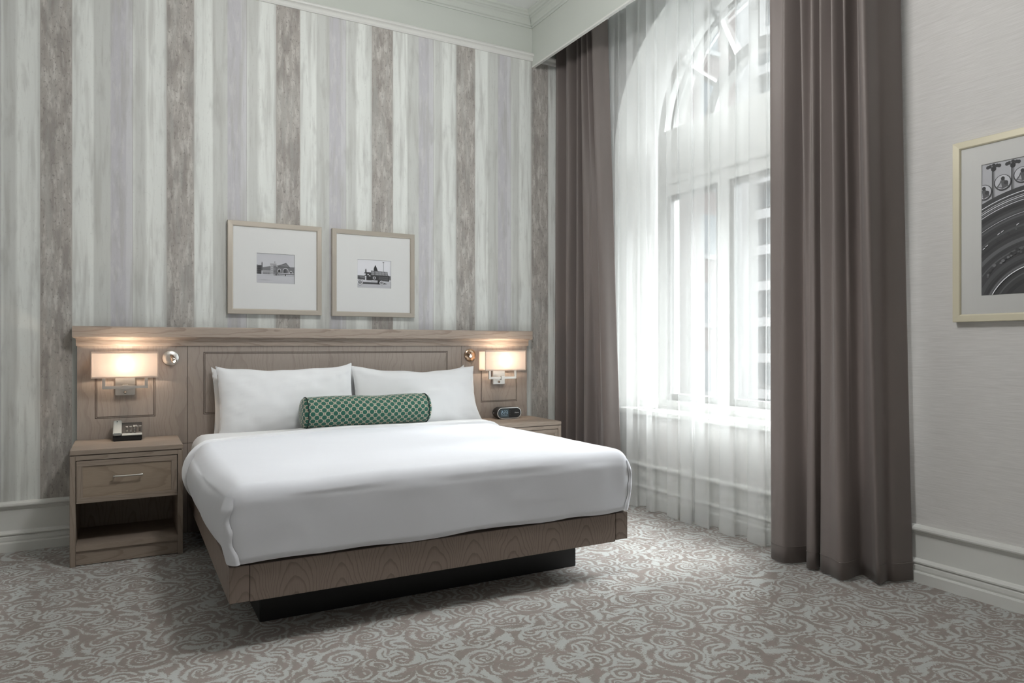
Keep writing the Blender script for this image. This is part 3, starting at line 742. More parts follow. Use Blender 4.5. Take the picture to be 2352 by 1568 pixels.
# tucked corner folds at the foot: a soft lapped strip with a wavy free edge
for sg in (-1, 1):
    v = []; f = []; nu, nz_ = 14, 36
    cx, cy, rr = DCX + sg * (0.968 - 0.055), 2.933 + 0.055, 0.055
    for k in range(nz_ + 1):
        z = 0.345 + (0.605 - 0.345) * k / nz_
        low = max(0.0, (0.40 - z) / 0.055); fade = min(1.0, (0.605 - z) / 0.05)
        end = math.radians(60 + 4 * math.sin(z * 70) + 3 * math.sin(z * 31 + 1) + 16 * low)
        for i in range(nu + 1):
            u = i / nu; a_ = math.radians(-25) + (end - math.radians(-25)) * u
            h = (0.001 + 0.013 * fade * math.sin(min(1.0, u / 0.72) * math.pi / 2)) * (1 if u < 0.97 else 0.15)
            if u > 0.8: h *= 1 - 0.35 * ((u - 0.8) / 0.2) ** 2
            dd = Vector((sg * math.cos(a_), -math.sin(a_), 0))
            P = duv(Vector((cx + dd.x * rr, cy + dd.y * rr, z)), dd)
            v.append(P + dd * h)
    for k in range(nz_):
        for i in range(nu): f.append([k * (nu + 1) + i, k * (nu + 1) + i + 1, (k + 1) * (nu + 1) + i + 1, (k + 1) * (nu + 1) + i])
    mesh('corner_tuck', v, f, DUVET, dv, True)
def band_d(P, d):
    P = duv(P, d); yl = 4.24 + 0.25 * (1 - math.exp(-max(0, P.x - 0.30) * 2.3)) + 0.012 * math.sin(P.x * 7)
    if P.y < yl: P.y = yl + (P.y - yl) * 0.02
    P.z += 0.010 if d.z > 0.2 else 0; P.x += d.x * 0.008
    return P
v, f = rbox(DCX, 4.27, 0.4925, 0.972, 0.36, 0.164, 0.085, 90, 60, 24, band_d, True, 0.03, 0.055)
fb = mesh('turned_down_sheet', v, f, SHEET, dv, True)

# pillows
def pillow(name, w, h, th, loc, tilt, yaw, label, seed, roll=0.0, sag=0.03, ears=0.02, flare=0.0):
    nx, ny = 44, 28; v = []; f = []
    def pt(a, b, s):
        ea = 1 - abs(a) ** 3.2; eb = 1 - abs(b) ** 3.0
        T = th * 0.5 * (max(0, ea) ** 0.62) * (max(0, eb) ** 0.62) * (1.0 - 0.25 * b)
        ww = w / 2 * (1 - 0.035 * (1 - b * b) * abs(a) ** 6)          # sides bow in
        hh = h / 2 * (1 - 0.05 * (1 - a * a) * abs(b) ** 6)
        x = a * ww; z = b * hh
        x += flare * max(0.0, -b) ** 2.5 * max(0.0, a) ** 5
        if b > 0: z -= sag * (1 - a * a) * b * b
        z += ears * (abs(a) ** 10) * (b ** 5 if b > 0 else 0)
        y = -s * T
        q = Vector((a * 2.2 + seed, b * 2.0, s * 0.5 + seed * 0.3))
        y += 0.012 * noise.noise(q) * (1 if T > 0.005 else 0.4) + 0.006 * noise.noise(q * 3)
        z += 0.008 * noise.noise(Vector((a * 3 + seed, 7, 1)))
        return (x, y, z)
    for s in (1, -1):
        base = len(v)
        for j in range(ny + 1):
            for i in range(nx + 1):
                a = 2 * i / nx - 1; b = 2 * j / ny - 1
                a = math.sin(a * math.pi / 2) * 0.5 + a * 0.5; b = math.sin(b * math.pi / 2) * 0.5 + b * 0.5
                v.append(pt(a, b, s))
        for j in range(ny):
            for i in range(nx):
                q = [base + j * (nx + 1) + i, base + j * (nx + 1) + i + 1, base + (j + 1) * (nx + 1) + i + 1, base + (j + 1) * (nx + 1) + i]
                f.append(q if s > 0 else q[::-1])
    o = mesh(name, v, f, PILLOW, None, True)
    o.location = loc; o.rotation_euler = (-tilt, roll, yaw)
    md = o.modifiers.new('weld', 'WELD'); md.merge_threshold = 0.0015
    return tag(o, label, 'pillow', 'bed pillows')
R = math.radians
pillow('pillow', 0.92, 0.43, 0.12, (0.952, 4.905, 0.825), R(8), 0, 'white pillow standing against the headboard, behind the front left one', 1.0, R(-0.8), 0.012, 0.03)
pillow('pillow', 0.90, 0.43, 0.12, (1.83, 4.905, 0.82), R(8), 0, 'white pillow standing against the headboard, hidden behind the front right one', 4.0, R(1.0), 0.02, 0.03)
pillow('pillow', 0.875, 0.46, 0.135, (0.945, 4.785, 0.838), R(15), R(0), 'front white pillow on the side of the bed by the telephone', 2.3, R(-0.6), 0.012, 0.012)
pillow('pillow', 0.94, 0.45, 0.135, (1.845, 4.785, 0.833), R(15), R(0), 'front white pillow on the side of the bed by the clock radio', 6.1, R(0.8), 0.03, 0.0, 0.055)

# bolster
bo = thing('bolster_cushion', 'green bolster cushion with a cream lattice of dots', 'cushion', (1.412, 4.583, 0.768), R(0.5))
BLN, BRD = 0.81, 0.104
def bol_r(x, a):
    t = abs(x) / (BLN / 2)
    return BRD * (1 - 0.05 * t ** 8) * (1 + 0.035 * noise.noise(Vector((x * 6, math.cos(a) * 0.8, math.sin(a) * 0.8))) - 0.10 * max(0, math.sin(a)) * math.exp(-((x - 0.06) / 0.10) ** 2) * 0.6)
def bol_mesh(name, xs, rad, per, parent, endu=False):
    n = 64; me = bpy.data.meshes.new(name); v = []; f = []; uv = []
    for i, x in enumerate(xs):
        for k in range(n + 1):
            a = 2 * math.pi * k / n; r = rad(i, x, a); v.append((x if not endu else x, -math.cos(a) * r, math.sin(a) * r))
    for i in range(len(xs) - 1):
        for k in range(n): f.append([i * (n + 1) + k, i * (n + 1) + k + 1, (i + 1) * (n + 1) + k + 1, (i + 1) * (n + 1) + k])
    me.from_pydata(v, [], f); me.update(); ul = me.uv_layers.new(name='UVMap')
    for lp in me.loops:
        i, k = divmod(lp.vertex_index, n + 1)
        if endu: p = v[lp.vertex_index]; ul.data[lp.index].uv = (p[1] / per, p[2] / per)
        else: ul.data[lp.index].uv = (xs[i] / per, k / n * round(2 * math.pi * BRD / per))
    me.polygons.foreach_set('use_smooth', [True] * len(me.polygons)); me.materials.append(BOLSTER)
    o = bpy.data.objects.new(name, me); C.objects.link(o); o.parent = parent; return o
PER = 0.0475
xs = [-BLN / 2 + BLN * i / 60 for i in range(61)]
bol_mesh('bolster_body', xs, lambda i, x, a: bol_r(x, a), PER, bo)
for sg in (-1, 1):
    prof = [(1.0, 0.0), (0.98, 0.010), (0.90, 0.020), (0.7, 0.027), (0.4, 0.031), (0.02, 0.033)]
    ex = [sg * (BLN / 2 + h) for r, h in prof]
    cap = bol_mesh('bolster_end', ex, lambda i, x, a, pr=prof, s=sg: pr[i][0] * bol_r(s * BLN / 2, a), PER, bo, True)
    pts = [(sg * BLN / 2 + 0.002 * math.sin(k * 1.7), -math.cos(2 * math.pi * k / 48) * bol_r(sg * BLN / 2, 2 * math.pi * k / 48) * 1.015, math.sin(2 * math.pi * k / 48) * bol_r(sg * BLN / 2, 2 * math.pi * k / 48) * 1.015) for k in range(49)]
    MB().tube(pts, 0.004, 6, False).build('piping', PIPING, bo, 0, True)

# ================================================================== nightstands
def make_nightstand(loc, label):
    t = thing('nightstand', label, 'nightstand', loc, 0, 'nightstands')
    W2, D = 0.278, 0.485; y0 = 0.0                     # local y 0 = front
    box('top', -W2, W2, y0, D, 0.604, 0.630, WOOD_NST, t, 0.002)
    box('top_spacer', -W2 + 0.006, W2 - 0.006, y0 + 0.006, D - 0.005, 0.599, 0.604, WOOD_DARK, t)
    for s in (-1, 1):
        x0, x1 = sorted((s * W2, s * (W2 - 0.027))); box('side_panel', x0, x1, y0 + 0.001, D, 0, 0.599, WOOD_NSV, t, 0.0015)
    xi = W2 - 0.0275
    box('front_rail', -xi, xi, y0 + 0.002, y0 + 0.03, 0.575, 0.599, WOOD_NSH, t)
    box('back_panel', -xi, xi, D - 0.02, D - 0.008, 0.02, 0.598, WOOD_NSV, t)
    box('drawer_bottom_board', -xi, xi, y0 + 0.03, D - 0.021, 0.336, 0.346, WOOD_NSH, t)
    # drawer: framed front around a sunk panel
    d = bpy.data.objects.new('drawer', None); C.objects.link(d); d.parent = t
    X, A, B, w = xi - 0.003, 0.340, 0.571, 0.030
    fy0, fy1 = y0 + 0.003, y0 + 0.026
    box('drawer_rail', -X, X, fy0, fy1, B - w, B, WOOD_NSH, d, 0.001); box('drawer_rail', -X, X, fy0, fy1, A, A + w, WOOD_NSH, d, 0.001)
    box('drawer_stile', -X, -X + w, fy0, fy1, A + w, B - w, WOOD_NSV, d, 0.001); box('drawer_stile', X - w, X, fy0, fy1, A + w, B - w, WOOD_NSV, d, 0.001)
    box('drawer_panel', -X + w, X - w, fy0 + 0.005, fy1, A + w, B - w, WOOD_NSD, d)
    box('drawer_box', -X + 0.01, X - 0.01, fy1, D - 0.06, A + 0.012, B - 0.02, WOOD_DARK, d)
    # bow pull, thicker at the ends
    zc = 0.478; mb = MB(); hl = 0.072; n = 12
    pts = [(-hl + 2 * hl * k / n, fy0 - 0.022 - 0.004 * math.sin(math.pi * k / n), zc) for k in range(n + 1)]
    mb.tube(pts, [0.0062 - 0.0024 * math.sin(math.pi * k / n) for k in range(n + 1)], 10)
    for s in (-1, 1): mb.tube([(s * (hl - 0.006), fy0 - 0.022, zc), (s * (hl - 0.006), fy0 + 0.006, zc)], 0.004, 8)
    mb.build('drawer_handle', SATIN, d, 0, True)
    box('shelf', -xi, xi, y0 + 0.004, D - 0.021, 0.080, 0.108, WOOD_NST, t, 0.001)
    box('toe_board', -xi, xi, y0 + 0.014, y0 + 0.032, 0.004, 0.079, WOOD_NSH, t)
    return t
ns1 = make_nightstand((0.016, 4.492, 0), 'ash nightstand with drawer and open shelf, under the telephone')
ns2 = dup(ns1, (2.605, 4.492, 0), 'ash nightstand mostly hidden by the bed, under the clock radio')

# ================================================================== wall sconces
def make_sconce(loc, label, watts):
    t = thing('wall_sconce', label, 'wall lamp', loc, 0, 'wall sconces')       # origin on the headboard face, z = 0 floor level
    z0, z1 = 1.005, 1.160; hw = 0.176; yf, yb = -0.135, -0.022
    # open rectangular shade
    s = bpy.data.objects.new('shade', None)
    v = []; f = []
    ring = [(-hw, yf), (hw, yf), (hw, yb), (-hw, yb)]
    nn = 12
    pts = []
    for i in range(4):
        a, b = ring[i], ring[(i + 1) % 4]
        for k in range(nn): pts.append((a[0] + (b[0] - a[0]) * k / nn, a[1] + (b[1] - a[1]) * k / nn))
    for z in (z0, z1):
        for p in pts: v.append((*p, z))
    n = len(pts)
    for i in range(n): f.append([i, (i + 1) % n, n + (i + 1) % n, n + i])
    shd = mesh('shade', v, f, SHADE, t); md = shd.modifiers.new('t', 'SOLIDIFY'); md.thickness = 0.0015; md.offset = -1
    mb = MB(); e = 0.0018
    for z in (z0, z1):
        zz0, zz1 = (z - 0.001, z + 0.007) if z == z0 else (z - 0.007, z + 0.001)
        for y_ in (yf, yb): mb.box(-hw - e, hw + e, y_ - e, y_ + e, zz0, zz1)
        for x_ in (-hw, hw): mb.box(x_ - e, x_ + e, yf + e, yb - e, zz0, zz1)
    for a in ring: mb.box(a[0] - 0.0025, a[0] + 0.0025, a[1] - 0.0025, a[1] + 0.0025, z0 + 0.007, z1 - 0.007)
    mb.build('shade_trim', SHADET, shd)
    # square-section U bracket, clamp and back plate
    zb = 0.946; ya = -0.078; r = 0.0085
    mb = MB(); mb.box(-0.122, 0.122, ya - 0.007, ya + 0.007, zb - r, zb + r)
    for s_ in (-1, 1): mb.box(s_ * 0.1135 - r, s_ * 0.1135 + r, ya - 0.007, ya + 0.007, zb + r, 1.03)
    mb.box(-0.122, 0.122, ya - 0.004, ya + 0.004, 1.03, 1.036)
    mb.build('bracket', NICKEL, t, 0.0015)
    box('clamp', -0.016, 0.016, ya - 0.014, ya + 0.016, zb - 0.014, zb + 0.014, NICKEL, t, 0.002)
    box('arm', -0.009, 0.009, ya + 0.016, -0.018, zb - 0.008, zb + 0.008, NICKEL, t)
    bp = box('back_plate', -0.0535, 0.0535, -0.020, 0.0, 0.894, 1.045, NICKEL, t, 0.003)
    mb = MB(); lathe(mb, [(0.009, -0.020), (0.009, -0.024), (0.006, -0.026), (0.004, -0.034)], (0, 0, 0.912)); mb.build('switch_knob', COPPER, bp, 0, True)
    mb = MB(); mb.tube([(0, ya, 1.036), (0, ya, 1.065)], 0.014, 12); mb.build('lamp_holder', NICKEL, t, 0, True)
    return t
def sconce_light(loc, e):
    d = bpy.data.lights.new('sconce_bulb', 'POINT'); d.energy = e; d.color = (1.0, 0.82, 0.64); d.shadow_soft_size = 0.018
    o = bpy.data.objects.new('sconce_bulb', d); C.objects.link(o); o.location = loc
sc1 = make_sconce((0.002, 4.98, 0), 'rectangular cream-shaded wall lamp above the telephone', 1)
sc2 = dup(sc1, (2.598, 4.98, 0), 'rectangular cream-shaded wall lamp above the clock radio')
SCON = 1.5
sconce_light((0.002, 4.98 - 0.104, 1.086), SCON); sconce_light((2.598, 4.98 - 0.104, 1.086), SCON)

# ================================================================== reading lights
def make_reading(loc, aim, label, dm):
    t = thing('reading_light', label, 'reading lamp', loc, 0, 'reading lights')
    mb = MB(); lathe(mb, [(0.0, 0.0), (0.048, 0.0), (0.0485, -0.006), (0.046, -0.011), (0.02, -0.0135), (0.001, -0.014)], (0, 0, 0), 'y', 36)
    mb.build('wall_disc', dm, t, 0, True)
    a = Vector((aim[0] * 0.02, -0.016, 0.014)); d = Vector((aim[0], -0.75, aim[1])).normalized(); e = a + d * 0.05
    mb = MB(); mb.tube([(0, -0.010, 0.014), a], 0.007, 10); mb.build('swivel', NICKEL, t, 0, True)
    mb = MB(); mb.tube([a - d * 0.006, a + d * 0.004, a + d * 0.024, e], [0.008, 0.0125, 0.014, 0.016], 18); h = mb.build('lamp_head', COPPER, t, 0, True)
    mb = MB(); mb.tube([e - d * 0.001, e + d * 0.0015], [0.0095, 0.0085], 18); mb.build('lens', LED, h, 0, False)
    return t
make_reading((0.254, 4.98, 1.120), (0.30, -0.80), 'round nickel reading light left of the long headboard panel', NICKEL)
make_reading((2.352, 4.98, 1.125), (-0.25, -0.42), 'round bronze-toned reading light beside the right-hand wall lamp', BRONZE)

# ================================================================== telephone
ph = thing('telephone', 'black and silver desk telephone', 'telephone', (0.016, 4.875, 0.630), R(-1))
def wedge(name, x0, x1, y0, y1, zf, zb, zlow, m, parent, bevel=0.003):
    mb = MB(); mb.add([(x0, y0, zlow), (x1, y0, zlow), (x1, y1, zlow), (x0, y1, zlow), (x0, y0, zf), (x1, y0, zf), (x1, y1, zb), (x0, y1, zb)],
                      [[0, 3, 2, 1], [4, 5, 6, 7], [0, 1, 5, 4], [1, 2, 6, 5], [2, 3, 7, 6], [3, 0, 4, 7]])
    return mb.build(name, m, parent, bevel)
wedge('base', -0.078, 0.076, -0.068, 0.068, 0.026, 0.098, 0.0, BLKPL, ph, 0.004)
ang = math.atan2(0.072, 0.136)
def onface(o, x, y, lift):                      # place on the sloped face
    o.parent = ph; o.location = (x, y, 0.026 + (y + 0.068) * 0.072 / 0.136 + lift); o.rotation_euler = (ang, 0, 0)
hs = MB().box(-0.0225, 0.0225, -0.074, 0.072, 0.0, 0.018).build('handset', SILPL, None, 0.004); onface(hs, -0.055, 0.0, 0.003)
hd = MB().box(-0.0035, 0.0035, -0.0035, 0.0035, 0, 0.0012).build('handset_hole', BLKPL, hs); hd.location = (-0.002, 0.055, 0.0175)
pl = MB().box(-0.053, 0.053, -0.05, 0.066, 0.0, 0.0015).build('key_plate', DKPL, None); onface(pl, 0.022, 0.003, 0.0008)
st = MB().box(-0.053, 0.053, -0.011, 0.011, 0.0, 0.006).build('silver_strip', SILPL, None, 0.0015); onface(st, 0.023, -0.056, 0.002)
kb = MB().box(-0.0075, 0.0075, -0.0045, 0.0045, 0, 0.003).build('key', BLKPL, None, 0.001)
cap_ = MB().box(-0.0032, 0.0032, -0.0014, 0.0014, 0.003, 0.0034).build('key_print', KEYW, kb)
first = True
for r_ in range(4):
    for c_ in range(3):
        if first: k = kb; first = False
        else:
            k = kb.copy(); C.objects.link(k); kp = cap_.copy(); C.objects.link(kp); kp.parent = k
        onface(k, -0.004 + c_ * 0.0205, -0.032 + r_ * 0.0135, 0.0020)
for x in (-0.004, 0.0165, 0.036, 0.052, 0.068):
    q = MB().box(-0.006, 0.006, -0.0022, 0.0022, 0, 0.002).build('memory_key', KEYW, None); onface(q, x - 0.002, 0.022, 0.0020)
q = MB().box(-0.010, 0.010, -0.0028, 0.0028, 0, 0.002).build('message_lamp', KEYW, None); onface(q, 0.038, 0.031, 0.0020)
q = MB().box(-0.0045, 0.0045, -0.017, 0.017, 0, 0.002).build('volume_key', BLKPL, None); onface(q, 0.063, -0.008, 0.0020)
MB().tube([(-0.04, 0.068, 0.02), (-0.04, 0.085, 0.012), (-0.03, 0.095, 0.004), (0.02, 0.100, 0.0035), (0.05, 0.102, 0.0035)], 0.0022, 6).build('cord', BLKPL, ph, 0, True)

# ================================================================== clock radio
cl = thing('clock_radio', 'black pill-shaped clock radio with a lit display', 'clock radio', (2.618, 4.875, 0.630), R(0))
CW, CH, CDp = 0.104, 0.042, 0.10        # half width, half height, depth
def pill(hw, hh, n=14):
    out = []
    for sg, cx in ((1, hw - hh), (-1, -(hw - hh))):
        for k in range(n + 1):
            a = -math.pi / 2 + math.pi * k / n + (0 if sg > 0 else math.pi); out.append((cx + hh * math.cos(a), hh * math.sin(a)))
    return out
def pill_loft(name, secs, m, parent, smooth=False, cap0=True, cap1=True):
    v = []; f = []; n = None
    for hw, hh, y in secs:
        p = pill(hw, hh); n = len(p); v += [(x, y, z + CH + 0.004) for x, z in p]
    for i in range(len(secs) - 1):
        for k in range(n): f.append([i * n + k, i * n + (k + 1) % n, (i + 1) * n + (k + 1) % n, (i + 1) * n + k])
    if cap0: f.append(list(range(n)))
    if cap1: f.append([(len(secs) - 1) * n + k for k in range(n)][::-1])
    return MB().add(v, f).build(name, m, parent, 0, smooth)
pill_loft('body', [(CW - 0.002, CH - 0.001, -0.048), (CW, CH, -0.040), (CW, CH, 0.03), (CW - 0.006, CH - 0.006, 0.05), (CW - 0.03, CH - 0.016, 0.054)], BLKPL, cl, False)
pill_loft('bezel', [(CW + 0.001, CH + 0.001, -0.048), (CW + 0.001, CH + 0.001, -0.0515), (CW - 0.0045, CH - 0.0045, -0.0515), (CW - 0.0045, CH - 0.0045, -0.048)], CHROME, cl, False, False, False)
pill_loft('face', [(CW - 0.0045, CH - 0.0045, -0.047), (CW - 0.0045, CH - 0.0045, -0.0495)], BLKPL, cl)
zc = CH + 0.004
# display: left part of the face, rounded on its left end
p = [q for q in pill(CW - 0.009, CH - 0.009) if q[0] < 0]; xr = -0.004
pts = [(xr, -(CH - 0.009)), ] + p[::-1] + [(xr, CH - 0.009)]
pts = sorted(set(pts), key=lambda q: math.atan2(q[1], q[0] + 0.03))
dsp = mesh('display', [(x, -0.0502, z + zc) for x, z in pts], [list(range(len(pts)))], LCD, cl)
def seg7(mb, ch, x, z, w, h, t):
    S7 = {'2': 'abged', '3': 'abgcd'}[ch]
    y0, y1 = -0.0508, -0.0503
    R_ = {'a': (x, x + w, z + h - t, z + h), 'g': (x, x + w, z + h / 2 - t / 2, z + h / 2 + t / 2), 'd': (x, x + w, z, z + t), 'b': (x + w - t, x + w, z + h / 2, z + h), 'c': (x + w - t, x + w, z, z + h / 2), 'e': (x, x + t, z, z + h / 2), 'f': (x, x + t, z + h / 2, z + h)}
    for s_ in S7: a = R_[s_]; mb.box(a[0], a[1], y0, y1, a[2], a[3])
mb = MB(); x = -0.071
for ch in '2:23':
    if ch == ':': mb.box(x - 0.001, x + 0.0015, -0.0508, -0.0503, zc - 0.001, zc + 0.0015); mb.box(x - 0.001, x + 0.0015, -0.0508, -0.0503, zc + 0.010, zc + 0.0125); x += 0.005
    else: seg7(mb, ch, x, zc - 0.008, 0.013, 0.027, 0.0028); x += 0.018
mb.build('time_digits', DIGIT, dsp)
mb = MB()
for k in range(5): mb.box(-0.07 + k * 0.011, -0.063 + k * 0.011, -0.0508, -0.0503, zc - 0.021, zc - 0.018)
mb.build('display_icons', DIGIT, dsp)
for z in (-0.018, -0.003, 0.012):
    box('side_button', 0.001, 0.010, -0.0515, -0.0495, zc + z, zc + z + 0.009, DKPL, cl, 0.001)
# maker's mark
cu = bpy.data.curves.new('mark', 'FONT'); cu.body = 'iHome'; cu.size = 0.0135; cu.extrude = 0.0002; cu.align_x = 'CENTER'
to = bpy.data.objects.new('mark', cu); C.objects.link(to); bpy.context.view_layer.update()
me = bpy.data.meshes.new_from_object(to.evaluated_get(bpy.context.evaluated_depsgraph_get())); bpy.data.objects.remove(to)
me.materials.clear(); me.materials.append(WHITEINK); mk = bpy.data.objects.new('printed_mark', me); C.objects.link(mk); mk.parent = cl
mk.location = (0.066, -0.0500, zc - 0.003); mk.rotation_euler = (math.pi / 2, 0, 0)
mb = MB(); lathe(mb, [(0.003, 0.0), (0.003, -0.002)], (-CW - 0.0005, 0.01, zc), 'x', 10); mb.build('side_jack', WHITEINK, cl)
for s_ in (-1, 1): box('foot', s_ * 0.05 - 0.012, s_ * 0.05 + 0.012, -0.03, 0.03, 0, 0.0065, BLKPL, cl)

# ================================================================== pictures
def picture(label, loc, rz, W, H, fw, dep, fm, matm, photo, win, group=None):
    # local: x right, z up, y towards the wall; origin at the lower left back
    t = thing('framed_picture', label, 'picture', loc, rz, group)
    prof = [(0, 0.0), (0, -dep + 0.002), (0.002, -dep), (fw - 0.006, -dep + 0.001), (fw - 0.002, -dep + 0.004), (fw, -dep + 0.008), (fw, 0.0)]
    cs = [(0, 0), (W, 0), (W, H), (0, H)]; inn = [(1, 1), (-1, 1), (-1, -1), (1, -1)]
    for i in range(4):
        a, b = cs[i], cs[(i + 1) % 4]; ia, ib = inn[i], inn[(i + 1) % 4]; v = []; f = []; n = len(prof)
        for (c, q) in ((a, ia), (b, ib)):
            for d, y in prof: v.append((c[0] + q[0] * d, y, c[1] + q[1] * d))
        for k in range(n): f.append([k, (k + 1) % n, n + (k + 1) % n, n + k])
        f += [list(range(n)), list(range(2 * n - 1, n - 1, -1))]
        MB().add(v, f).build('frame_side', fm, t)
    box('backing', 0.006, W - 0.006, -0.006, -0.001, 0.006, H - 0.006, WOOD_DARK, t)
    x0, x1, z0, z1 = win; y = -dep + 0.011; b = 0.002
    # bevelled window mat
    v = [(fw - 0.003, y, fw - 0.003), (W - fw + 0.003, y, fw - 0.003), (W - fw + 0.003, y, H - fw + 0.003), (fw - 0.003, y, H - fw + 0.003),
         (x0 - b, y, z0 - b), (x1 + b, y, z0 - b), (x1 + b, y, z1 + b), (x0 - b, y, z1 + b), (x0, y + 0.002, z0), (x1, y + 0.002, z0), (x1, y + 0.002, z1), (x0, y + 0.002, z1)]
    f = [[i, (i + 1) % 4, 4 + (i + 1) % 4, 4 + i] for i in range(4)] + [[4 + i, 4 + (i + 1) % 4, 8 + (i + 1) % 4, 8 + i] for i in range(4)]
    mesh('mat_board', v, f, matm, t)
    # printed photograph: flat layers of ink shapes, normalised 0..1
    V = []; F = []; FM = []; mats = []; 
    for li, (poly, g) in enumerate(photo):
        mm = grey(g)
        if mm not in mats: mats.append(mm)
        yy = y + 0.0045 - 0.00004 * li; n0 = len(V)
        V += [(x0 + (x1 - x0) * min(1, max(0, px)), yy, z0 + (z1 - z0) * min(1, max(0, pz))) for px, pz in poly]
        F.append(list(range(n0, n0 + len(poly)))); FM.append(mats.index(mm))
    mesh('photograph', V, F, None, t, mats=mats, fm=FM)
    mesh('glazing', [(fw - 0.002, y - 0.002, fw - 0.002), (W - fw + 0.002, y - 0.002, fw - 0.002), (W - fw + 0.002, y - 0.002, H - fw + 0.002), (fw - 0.002, y - 0.002, H - fw + 0.002)], [[0, 1, 2, 3]], PICGLASS, t)
    return t
def rect(x0, x1, z0, z1): return [(x0, z0), (x1, z0), (x1, z1), (x0, z1)]
def disc(cx, cz, r, asp=1.0, n=20, a0=0, a1=2 * math.pi): return [(cx + r * math.cos(a0 + (a1 - a0) * k / n), cz + asp * r * math.sin(a0 + (a1 - a0) * k / n)) for k in range(n)]
def archp(cx, z0, w, h, n=10): return [(cx - w, z0), (cx + w, z0)] + [(cx + w * math.cos(math.pi * k / n), z0 + h + w * 1.28 * math.sin(math.pi * k / n)) for k in range(n + 1)]
# 1: old hall with a corner tower
P1 = [(rect(0, 1, 0, 1), 0.74), (rect(0, 1, 0.72, 1), 0.735), (rect(0, 1, 0, 0.29), 0.71), ([(0, 0.10), (0.2, 0.13), (0.45, 0.10), (0.2, 0.085)], 0.66),
      (rect(0, 0.125, 0.30, 0.60), 0.34), (rect(0, 0.03, 0.3, 0.61), 0.45), (rect(0.125, 0.155, 0.42, 0.68), 0.42), (rect(0.13, 0.15, 0.6, 0.71), 0.45),
      ([(0.15, 0.30), (0.36, 0.30), (0.36, 0.585), (0.15, 0.53)], 0.60), ([(0.15, 0.44), (0.36, 0.44), (0.36, 0.585), (0.15, 0.53)], 0.52),
      ([(0.50, 0.60), (0.77, 0.70), (0.80, 0.66), (0.60, 0.56)], 0.55),
      (rect(0.44, 1.0, 0.27, 0.575), 0.50), ([(0.56, 0.60), (0.77, 0.72), (0.88, 0.56), (0.56, 0.57)], 0.45), ([(0.60, 0.60), (0.77, 0.685), (0.85, 0.575)], 0.55), (rect(0.56, 0.88, 0.555, 0.575), 0.36),
      (rect(0.36, 0.435, 0.30, 0.66), 0.66), (rect(0.435, 0.51, 0.29, 0.65), 0.40), (rect(0.35, 0.515, 0.62, 0.685), 0.68), (rect(0.35, 0.515, 0.645, 0.655), 0.42), (rect(0.465, 0.478, 0.685, 0.75), 0.5),
      (rect(0.0, 1.0, 0.283, 0.30), 0.80), (archp(0.59, 0.395, 0.045, 0.055), 0.74), (archp(0.59, 0.395, 0.030, 0.05), 0.24), (archp(0.755, 0.365, 0.075, 0.08), 0.74), (archp(0.755, 0.365, 0.058, 0.075), 0.27),
      (archp(0.90, 0.36, 0.038, 0.04), 0.74), (archp(0.90, 0.36, 0.024, 0.035), 0.24), (rect(0.735, 0.74, 0.365, 0.50), 0.7), (rect(0.77, 0.775, 0.365, 0.50), 0.7), (rect(0.55, 0.98, 0.345, 0.362), 0.76),
      (rect(0.745, 0.765, 0.265, 0.325), 0.10), (rect(0.49, 0.52, 0.27, 0.33), 0.25), (rect(0.55, 0.565, 0.29, 0.33), 0.25), (rect(0.985, 1.0, 0, 0.6), 0.60)]
for k in range(7): P1.append((rect(0.44, 0.50, 0.32 + k * 0.045, 0.335 + k * 0.045), 0.66))
for k in range(4):
    for j in range(4): P1.append((rect(0.01 + j * 0.03, 0.022 + j * 0.03, 0.33 + k * 0.065, 0.36 + k * 0.065), 0.16))
for k in range(8): P1.append((rect(0.165 + k * 0.024, 0.175 + k * 0.024, 0.31, 0.36), 0.45))
for k in range(4): P1.append((rect(0.385, 0.405, 0.34 + k * 0.075, 0.365 + k * 0.075), 0.4))
